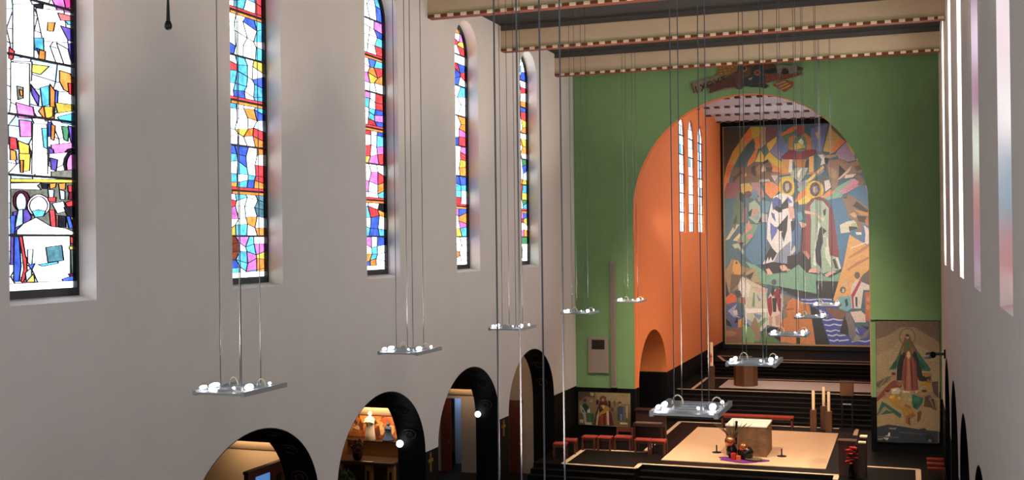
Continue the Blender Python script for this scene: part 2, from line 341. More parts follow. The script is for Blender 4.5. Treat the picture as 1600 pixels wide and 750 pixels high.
('3f6f92',[-4.03,10.38,-3.21,10.55,-2.48,11.09,-1.95,11.08,-1.98,8.39,-2.28,8.08,-2.99,8.53,-3.44,6.46,-3.61,7.34,-3.71,9.23,-3.88,10.06]),
('b87f8f',[-3.21,10.99,-2.72,11.16,-2.48,11.09,-3.09,10.73]),
('b07f98',[-2.16,11.08,-1.95,11.08,-1.96,10.2]),
('3d5a66',[-9.55,9.6,-9.06,10.01,-8.77,9.46,-8.24,8.73,-7.88,9.15,-7.71,9.2,-7.21,9.23,-7.19,8.36,-7.5,6.81,-7.91,6.93,-8.62,7.29,-9.09,7.9,-9.54,7.66]),
('47728a',[-7.71,9.17,-7.21,9.23,-7.25,8.24,-7.44,7.05,-7.91,6.93,-8.56,7.59,-7.95,8.43]),
('5d8290',[-7.63,10.52,-7.05,10.33,-7.17,9.79,-7.52,9.68]),
('a89fa8',[-7.49,9.74,-7.2,9.67,-7.21,9.26,-7.56,9.26]),
('4f6248',[-9.44,8.27,-9.13,9.17,-8.97,10.19,-8.75,10.91,-8.51,10.9,-8.46,10.3,-8.65,9.28,-8.84,9.04,-8.99,8.86,-9.32,8.32]),
('2e3a30',[-9.04,9.29,-8.86,9.71,-8.83,9.28,-9.01,9.17]),
('b0a888',[-9.47,8.3,-9.05,9.02,-8.96,8.86,-8.86,9.16,-8.7,9.16,-9.26,8.38]),
('23242a',[-8.68,10.91,-8.46,10.78,-8.49,10.36,-8.67,10.43]),
('7d6058',[-8.46,10.12,-8.29,10.06,-8.36,9.28,-8.59,9.28]),
('5b4038',[-8.43,10.9,-8.16,10.98,-7.95,10.8,-8.16,10.59,-8.4,10.66]),
('5a7c80',[-8.07,10.89,-7.8,10.92,-7.69,10.7,-7.93,10.47]),
('8ca08a',[-8.17,10.29,-7.87,10.47,-7.58,10.1,-7.53,9.26,-7.82,9.21,-8.18,9.51]),
('b07f74',[-7.96,9.93,-7.81,10.05,-7.64,9.8,-7.97,9.51,-8.06,9.63]),
('22282c',[-8.23,9.81,-7.99,10.02,-8.09,9.57,-8.2,9.6]),
('7b9488',[-8.0,9.57,-7.64,9.86,-7.64,9.44,-7.82,9.33]),
('1e2024',[-7.71,9.26,-7.52,9.62,-7.5,9.25]),
('6a8a70',[-8.36,9.22,-7.71,9.14,-7.98,8.49,-8.43,7.98,-8.85,8.2,-8.66,8.62]),
('c07a70',[-8.36,8.97,-8.21,9.39,-8.03,8.97,-8.42,8.61]),
('c5706a',[-8.31,8.55,-8.07,8.67,-8.01,8.49,-8.25,8.34]),
('3d5a68',[-8.63,8.74,-8.48,9.04,-8.42,8.86,-8.57,8.5]),
('c0ab70',[-9.08,8.29,-8.72,8.68,-8.63,8.62,-8.85,8.26]),
('a85f62',[-8.79,8.29,-8.55,8.35,-8.49,8.19,-8.76,8.17]),
('202020',[-8.73,8.17,-8.46,8.19,-8.58,8.01]),
('9aa284',[-9.12,8.08,-8.79,8.14,-8.49,7.71,-8.56,7.53,-8.79,7.9,-8.97,7.84]),
('8a7e88',[-7.75,10.58,-7.45,10.7,-7.52,10.34,-7.69,10.4]),
('cfcdc9',[-7.02,10.21,-6.87,10.62,-6.46,10.82,-5.88,10.6,-5.83,10.3,-5.96,8.94,-5.93,6.8,-7.44,6.87,-7.5,6.99,-6.99,7.91,-7.25,8.36,-7.21,9.26]),
('4c5a8f',[-6.96,10.44,-6.75,10.62,-6.46,10.43,-6.41,9.78,-6.93,9.91]),
('4d5b94',[-7.02,9.79,-6.53,9.54,-6.77,9.19,-6.88,9.19]),
('5563a0',[-7.06,9.25,-6.89,9.07,-6.68,8.95,-6.72,8.71,-7.01,8.24,-7.07,8.72]),
('1d1e24',[-6.9,9.94,-6.7,10.14,-6.58,10.02,-6.47,10.08,-6.47,9.78,-6.82,9.76]),
('27272c',[-6.46,10.19,-6.11,10.6,-6.09,10.01,-6.47,9.9]),
('1f2026',[-6.71,8.95,-6.48,9.24,-6.12,9.65,-6.19,8.82,-6.37,8.17,-6.48,8.59,-6.42,8.77,-6.6,8.77]),
('5a6db0',[-6.17,10.66,-5.88,10.3,-6.06,10.24]),
('7b8799',[-6.55,7.76,-6.02,8.23,-6.04,6.8,-7.03,6.83,-6.73,7.52]),
('1c1c20',[-7.05,7.94,-6.73,7.58,-6.97,7.16,-7.05,7.4,-7.17,7.16,-7.2,7.4,-7.32,7.1,-7.35,7.4]),
('b89a86',[-6.12,10.13,-5.86,10.06,-5.87,9.41,-6.06,9.65]),
('d8d4ce',[-6.88,9.97,-6.47,9.66,-6.59,9.07,-6.86,9.01,-7.03,9.43,-6.94,9.49,-6.77,9.25]),
('4c668a',[-5.79,9.97,-5.48,9.84,-5.36,9.39,-5.5,8.63,-5.57,7.61,-5.82,7.48,-6.01,7.42,-5.93,8.64]),
('22222a',[-5.99,9.28,-5.74,9.33,-5.8,8.82,-5.96,8.7]),
('1a1a1e',[-6.19,7.42,-5.82,7.48,-5.51,7.67,-5.43,8.88,-4.99,9.26,-4.99,7.1,-4.96,6.78,-6.2,6.72]),
('c9a08a',[-6.07,10.17,-5.82,9.97,-5.77,9.46,-6.05,9.4]),
('c0b8b0',[-5.81,8.0,-5.72,7.74,-5.94,7.49,-6.01,7.61]),
('c8a48c',[-5.58,9.27,-5.15,9.13,-5.09,8.91,-5.43,8.95]),
('5a8fa0',[-5.7,9.72,-5.42,9.77,-5.33,9.39,-5.58,9.27]),
('7a2f34',[-5.23,9.96,-4.92,10.46,-4.49,10.58,-4.06,10.25,-3.82,9.87,-3.71,9.05,-3.52,7.34,-4.07,7.44,-4.01,9.75,-4.92,10.34]),
('7f3438',[-5.2,10.09,-4.92,10.27,-4.99,7.35,-5.14,7.42,-5.42,7.67,-5.37,8.82,-5.18,9.07]),
('93ab94',[-4.98,10.08,-4.73,10.43,-4.31,10.32,-4.01,9.94,-4.07,7.47,-3.61,7.34,-3.44,6.71,-4.05,6.59,-4.35,6.49,-4.96,6.78,-4.98,7.73,-4.93,9.26]),
('c5d2c0',[-4.56,9.25,-4.41,9.12,-4.7,7.98,-4.66,6.84,-4.87,6.97,-4.73,8.11]),
('c3cfbc',[-4.27,8.49,-4.09,8.36,-3.92,6.78,-4.22,7.35]),
('26282c',[-4.74,7.73,-4.51,8.87,-4.38,8.99,-4.33,8.17,-4.46,7.73,-4.41,6.71,-4.71,7.1]),
('2c2e30',[-4.31,9.82,-4.16,9.94,-4.19,9.56,-4.29,9.56]),
('25282a',[-4.35,8.93,-4.14,8.74,-4.33,8.55]),
('c0a58c',[-5.3,9.87,-4.68,9.7,-4.68,9.6,-5.24,9.68]),
('cbb7a4',[-4.68,9.63,-4.26,9.43,-4.26,9.28,-4.44,9.31]),
('2b3430',[-3.86,7.22,-3.74,7.28,-3.56,6.71,-3.74,6.77]),
('b07868',[-5.42,7.67,-5.2,7.7,-5.02,7.41,-5.08,7.22]),
('9fa8a0',[-4.33,8.42,-4.15,8.42,-4.15,7.85,-4.28,7.92]),
('d8cfc4',[-3.58,7.34,-3.44,6.77,-3.5,6.71,-3.7,7.34]),
('1a1a1c',[-7.57,6.97,-6.96,7.12,-5.87,6.96,-5.87,6.65,-6.67,6.53,-6.97,6.44,-7.34,6.53]),
('cfa48c',[-7.33,6.72,-7.15,6.78,-6.94,6.44,-7.22,6.41]),
('cfa48c',[-6.63,6.9,-6.36,6.96,-6.06,6.68,-6.48,6.62]),
('1a1a1c',[-6.2,7.09,-5.0,7.08,-5.01,6.8,-4.6,6.4,-4.24,6.37,-3.6,6.56,-3.42,6.77,-3.42,6.4,-4.72,6.28,-6.2,6.62]),
('cfa48c',[-5.01,6.74,-4.62,6.77,-4.54,6.5,-5.13,6.56]),
('cfa48c',[-4.27,6.43,-3.89,6.65,-3.66,6.59,-4.19,6.28]),
('cfa48c',[-6.2,6.75,-6.02,6.71,-6.21,6.59]),
('6f9c80',[-8.43,7.16,-7.82,6.91,-7.58,6.72,-7.21,6.44,-6.49,6.53,-5.87,6.47,-5.88,5.64,-6.74,5.82,-7.65,5.97,-7.83,6.35]),
('6f9c80',[-6.21,6.56,-5.6,6.97,-5.19,6.53,-4.42,6.4,-4.01,6.25,-3.42,6.59,-3.55,6.07,-4.72,6.1,-4.7,5.43,-6.22,5.73]),
('1f1d1c',[-4.72,6.1,-3.49,6.05,-3.85,5.19,-4.64,5.21,-4.66,5.4]),
('2c2a28',[-6.22,5.72,-4.66,5.38,-4.66,5.21,-5.62,5.18,-6.22,5.42]),
('1b1a1a',[-6.74,5.82,-5.88,5.61,-5.89,5.45,-6.62,5.6]),
('7d6850',[-3.33,10.46,-3.09,10.64,-2.82,10.57,-2.14,10.02,-1.96,9.7,-1.97,9.14,-2.27,9.08,-2.39,8.65,-2.57,8.65,-2.75,9.22,-3.04,9.47,-3.16,9.98]),
('2a2620',[-2.8,10.03,-2.61,10.28,-2.02,9.77,-2.14,9.68,-2.5,9.84]),
('c0a060',[-2.98,9.6,-2.74,9.72,-2.56,9.46,-2.74,9.41]),
('b88a48',[-2.74,9.84,-1.96,9.64,-1.97,9.52,-2.38,9.52]),
('24241f',[-2.62,9.53,-2.15,9.46,-2.15,9.14,-2.51,9.21]),
('a86c40',[-2.21,9.3,-1.96,9.39,-1.96,8.95,-2.15,9.02]),
('3a4440',[-3.32,10.46,-3.09,10.58,-3.09,10.42]),
('c8c8b0',[-3.47,9.04,-3.11,9.22,-2.75,9.28,-2.63,9.15,-2.99,8.84,-2.96,8.66,-3.42,8.6]),
('9aae88',[-2.93,9.1,-2.63,9.15,-2.57,8.9,-2.87,8.91]),
('d8d8d0',[-2.69,8.65,-2.39,8.65,-2.37,8.52,-2.63,8.51]),
('d0c4c8',[-2.27,9.02,-1.96,8.77,-1.97,7.89,-2.22,8.08,-2.19,8.58]),
('242422',[-3.02,8.97,-2.63,8.93,-2.57,8.84,-2.99,8.72]),
('cf9f5c',[-2.99,8.53,-1.96,7.86,-1.97,6.71,-2.78,6.08,-3.44,6.33]),
('cf9f5c',[-3.42,6.59,-3.27,7.07,-1.96,7.06,-1.96,6.88,-2.44,6.28,-2.97,5.25,-3.88,5.0]),
('a87c48',[-3.07,7.34,-2.52,7.71,-1.98,8.08,-1.99,7.89,-2.53,7.52,-3.01,7.29]),
('a87c48',[-3.14,6.71,-2.53,7.15,-1.99,7.39,-1.99,7.27,-2.47,6.99,-3.08,6.63]),
('5d4f45',[-2.44,6.28,-1.96,6.76,-1.97,5.86,-2.33,6.1]),
('e0d8c8',[-2.94,7.84,-1.98,8.2,-1.98,8.15,-2.91,7.79]),
('8a6f4c',[-9.53,6.6,-9.3,6.98,-9.17,7.29,-8.8,7.22,-8.59,6.91,-8.5,6.85,-7.95,6.72,-7.59,5.97,-7.41,5.85,-8.7,5.6,-8.82,5.66,-9.32,5.47,-9.47,6.1]),
('bd8a44',[-9.12,6.72,-9.02,7.23,-8.8,7.19,-8.62,6.79,-8.63,6.47,-8.97,6.38]),
('2c241e',[-9.02,7.35,-8.81,7.04,-8.96,7.01,-8.9,7.16]),
('5f5038',[-9.18,6.47,-8.63,6.41,-8.44,6.6,-8.38,6.35,-8.76,5.97,-9.26,5.44]),
('9a8a6c',[-8.44,6.53,-7.88,6.84,-7.65,6.04,-8.02,6.03]),
('2a2622',[-9.56,6.16,-9.44,5.97,-9.32,5.34,-9.54,5.22]),
('3f3228',[-8.44,6.35,-7.95,6.6,-8.14,6.16]),
('b8b59c',[-8.82,5.85,-8.63,6.35,-8.26,6.16,-7.65,5.85,-7.29,5.66,-7.29,5.04,-7.24,4.61,-7.25,3.74,-7.62,3.36,-7.86,3.61,-8.47,4.1,-8.52,5.03,-8.76,5.35]),
('d4d2c6',[-8.73,5.85,-8.6,6.28,-8.45,5.85,-8.52,5.1,-8.7,5.47]),
('6e8a5a',[-8.09,4.73,-7.99,5.47,-7.93,5.47,-7.94,4.66]),
('6880a0',[-7.84,5.41,-7.6,5.04,-7.72,4.98]),
('cfcab8',[-8.44,6.16,-8.14,5.85,-8.27,5.16,-8.45,5.47]),
('c0a090',[-8.11,5.79,-7.25,5.69,-7.26,5.45,-7.84,5.54]),
('6d8f60',[-7.8,3.79,-7.36,4.17,-7.24,4.05,-7.68,3.55]),
('8796aa',[-8.47,4.1,-8.04,3.85,-8.17,3.6,-8.47,3.97]),
('6a86a0',[-8.04,4.35,-7.55,4.23,-7.73,3.98,-7.92,4.17]),
('dcdacb',[-8.46,4.6,-7.24,4.61,-7.24,4.42,-8.34,4.35]),
('8a7458',[-8.17,3.73,-7.92,4.17,-7.68,3.61,-7.63,2.8,-7.93,2.8]),
('6f8f60',[-8.66,3.72,-8.17,3.6,-7.93,3.11,-7.99,2.73,-8.67,2.72]),
('50703a',[-7.43,3.43,-6.65,2.82,-6.71,2.79,-7.75,2.77]),
('c05a30',[-9.51,5.15,-9.2,5.44,-8.95,5.28,-8.89,4.97,-9.2,4.84,-9.45,4.84]),
('4a3a30',[-9.01,5.53,-8.7,5.57,-8.64,5.28,-8.89,5.16]),
('8a6848',[-8.83,5.16,-8.46,5.22,-8.4,4.79,-8.77,4.91]),
('4c5274',[-8.67,4.22,-8.71,3.95,-8.81,3.72,-8.96,3.57,-9.13,3.51,-9.3,3.56,-9.44,3.71,-9.54,3.94,-9.57,4.21,-9.53,4.48,-9.43,4.71,-9.28,4.86,-9.11,4.92,-8.94,4.87,-8.8,4.71,-8.7,4.49]),
('8d90a4',[-9.4,4.46,-8.89,4.84,-9.09,4.34,-8.72,4.09,-9.09,4.15]),
('16171c',[-9.53,4.08,-9.28,3.84,-9.16,3.59,-9.47,3.68]),
('16171c',[-8.9,4.15,-8.84,3.84,-9.06,3.78]),
('b8b0a0',[-9.12,4.47,-8.9,4.53,-8.84,4.25,-9.03,4.22]),
('b08040',[-8.84,3.97,-8.53,4.1,-8.54,3.66,-8.85,3.53]),
('7a5238',[-9.56,3.49,-8.66,3.59,-8.61,2.78,-9.57,2.76]),
('8f6a48',[-9.57,3.33,-9.22,3.4,-8.91,3.28,-9.1,3.09,-9.54,3.08]),
('cdb8a8',[-7.23,5.17,-7.04,5.54,-6.62,5.73,-6.5,5.23,-6.52,3.63,-6.82,3.62,-7.25,3.71]),
('7a2a30',[-6.95,5.42,-6.68,5.79,-6.55,5.48,-6.62,5.17,-6.87,5.17]),
('8a3038',[-7.29,5.1,-7.05,5.29,-7.0,4.49,-7.12,4.11,-7.24,4.48]),
('8a3038',[-6.81,5.17,-6.53,5.17,-6.57,4.43,-6.69,4.49]),
('2a2826',[-6.98,5.85,-6.86,5.66,-6.96,5.23,-7.08,5.42]),
('575050',[-6.76,6.02,-6.79,5.93,-6.86,5.87,-6.95,5.87,-7.02,5.93,-7.05,6.02,-7.02,6.12,-6.95,6.18,-6.86,6.18,-6.79,6.12]),
('2a2c2a',[-7.02,5.17,-6.77,5.17,-6.81,4.43,-6.97,4.42]),
('b89078',[-7.21,4.17,-7.0,4.18,-7.04,3.68,-7.19,3.68]),
('b89078',[-6.88,4.18,-6.63,4.3,-6.64,3.72,-6.82,3.68]),
('1b1918',[-7.43,3.43,-7.13,3.62,-6.64,3.56,-6.59,2.82,-7.01,3.12]),
('b8733f',[-6.33,4.62,-5.89,5.17,-5.92,2.8,-6.58,2.79,-6.64,3.56,-6.45,4.18]),
('7b6a5c',[-6.5,5.42,-6.02,5.24,-6.39,4.62,-6.15,4.19,-6.46,4.06]),
('b8733f',[-6.23,4.93,-5.95,5.21,-5.09,4.81,-4.76,2.7,-6.25,2.77]),
('7f5a3c',[-6.33,4.59,-5.9,4.65,-5.9,4.56,-6.33,4.52]),
('1c1a1a',[-5.03,4.81,-4.65,4.66,-4.05,2.72,-4.79,2.72]),
('1b1a1a',[-5.78,3.08,-5.58,3.09,-5.58,2.71,-5.78,2.7]),
('3d4a8f',[-5.65,5.18,-3.85,5.19,-3.88,5.0,-3.22,4.04,-3.06,3.19,-2.89,2.89,-2.01,3.21,-2.01,2.72,-4.05,2.72,-4.62,4.57,-5.15,4.87]),
('b8bccb',[-5.51,5.08,-5.03,5.05,-4.44,5.11,-3.91,5.07,-3.91,5.13,-4.44,5.16,-5.03,5.11,-5.5,5.13]),
('b8bccb',[-5.51,4.89,-5.03,4.87,-4.44,4.92,-3.91,4.89,-3.91,4.95,-4.44,4.98,-5.03,4.93,-5.5,4.95]),
('b8bccb',[-4.4,4.02,-4.15,3.97,-3.86,4.05,-3.57,3.99,-3.2,4.05,-3.21,4.11,-3.57,4.06,-3.86,4.12,-4.16,4.04,-4.38,4.09]),
('b8bccb',[-4.32,3.75,-4.08,3.7,-3.81,3.78,-3.57,3.72,-3.17,3.78,-3.18,3.84,-3.57,3.79,-3.81,3.85,-4.08,3.76,-4.3,3.81]),
('b8bccb',[-4.24,3.44,-4.0,3.39,-3.75,3.48,-3.58,3.42,-3.14,3.47,-3.15,3.54,-3.58,3.48,-3.75,3.54,-4.0,3.46,-4.23,3.51]),
('b8bccb',[-4.16,3.2,-3.92,3.15,-3.69,3.23,-3.58,3.17,-3.11,3.23,-3.12,3.3,-3.58,3.24,-3.7,3.3,-3.92,3.22,-4.15,3.27]),
('b8bccb',[-4.08,2.93,-3.84,2.88,-3.64,2.96,-3.58,2.9,-3.08,2.96,-3.08,3.03,-3.58,2.97,-3.64,3.03,-3.84,2.95,-4.07,3.0]),
('b8bccb',[-2.94,2.86,-2.6,2.93,-2.25,2.88,-2.0,2.96,-2.02,3.03,-2.25,2.95,-2.6,2.99,-2.95,2.93]),
('b8bccb',[-4.59,4.57,-4.44,4.54,-4.39,4.21,-4.51,4.3]),
('74503c',[-4.26,4.7,-3.45,4.58,-3.22,4.4,-3.28,4.04,-3.74,4.09,-4.03,4.33]),
('2a2422',[-3.55,3.37,-3.28,4.28,-3.11,3.68,-3.11,3.19]),
('6f6a68',[-3.24,4.46,-3.01,4.4,-2.76,3.68,-2.65,3.44,-2.0,3.63,-2.19,3.15,-2.89,2.89,-3.06,3.19]),
('3f4a90',[-2.76,3.68,-2.13,3.63,-2.42,3.2,-2.71,3.29]),
('9ba0b4',[-2.7,3.68,-2.56,3.32,-2.76,3.5]),
('cdbcae',[-3.01,4.46,-2.46,4.53,-2.12,4.17,-2.24,3.93,-2.76,3.92]),
('232022',[-2.47,3.75,-2.07,3.69,-2.13,3.51]),
('8a8684',[-2.89,2.89,-2.71,3.32,-2.48,3.11,-2.66,2.9]),
('6fa0a4',[-3.61,5.25,-2.91,5.31,-2.92,4.65,-3.16,4.49,-3.56,4.64]),
('1f3a40',[-3.27,5.07,-3.15,5.19,-3.09,4.83,-3.21,4.71]),
('5e5654',[-3.21,5.61,-3.24,5.51,-3.31,5.44,-3.41,5.44,-3.48,5.51,-3.51,5.61,-3.48,5.72,-3.4,5.79,-3.31,5.79,-3.23,5.72]),
('b8b2b0',[-3.37,5.71,-3.27,5.64,-3.32,5.46,-3.4,5.52]),
('c8c2b4',[-2.91,5.86,-2.67,6.16,-2.39,6.04,-1.99,5.86,-2.02,5.62,-2.33,5.62,-2.46,4.65,-2.92,4.65,-2.97,5.25]),
('a02c3c',[-2.97,5.31,-2.5,6.16,-2.39,6.1,-2.8,5.25]),
('58504e',[-2.48,6.39,-2.51,6.28,-2.58,6.21,-2.67,6.21,-2.74,6.28,-2.77,6.39,-2.74,6.5,-2.67,6.57,-2.58,6.57,-2.51,6.5]),
('2a3a38',[-2.74,5.25,-2.63,5.25,-2.63,4.71,-2.72,4.77]),
('9a3844',[-2.94,5.31,-2.83,5.31,-2.81,4.65,-2.89,4.65]),
('a8623c',[-2.25,5.5,-1.98,5.53,-2.0,3.99,-2.24,3.99]),
('c07a50',[-2.01,5.14,-2.03,5.03,-2.1,4.99,-2.16,5.03,-2.19,5.14,-2.16,5.24,-2.1,5.28,-2.03,5.24]),
('c07a50',[-2.02,4.72,-2.05,4.61,-2.12,4.57,-2.18,4.61,-2.21,4.71,-2.18,4.82,-2.11,4.86,-2.05,4.82]),
('b8a898',[-3.37,6.16,-3.14,5.98,-3.03,5.74,-3.26,5.92]),
('a89848',[-9.69,2.57,-8.08,2.6,-6.25,2.65,-4.06,2.65,-2.01,2.63,-2.01,2.69,-4.05,2.71,-6.25,2.71,-8.08,2.66,-9.69,2.63]),
('a89848',[-9.61,14.51,-9.62,12.72,-9.63,10.54,-9.59,10.54,-9.58,12.72,-9.57,14.5]),
('a89848',[-9.7,7.1,-9.69,2.76,-9.64,2.76,-9.65,7.1]),
]
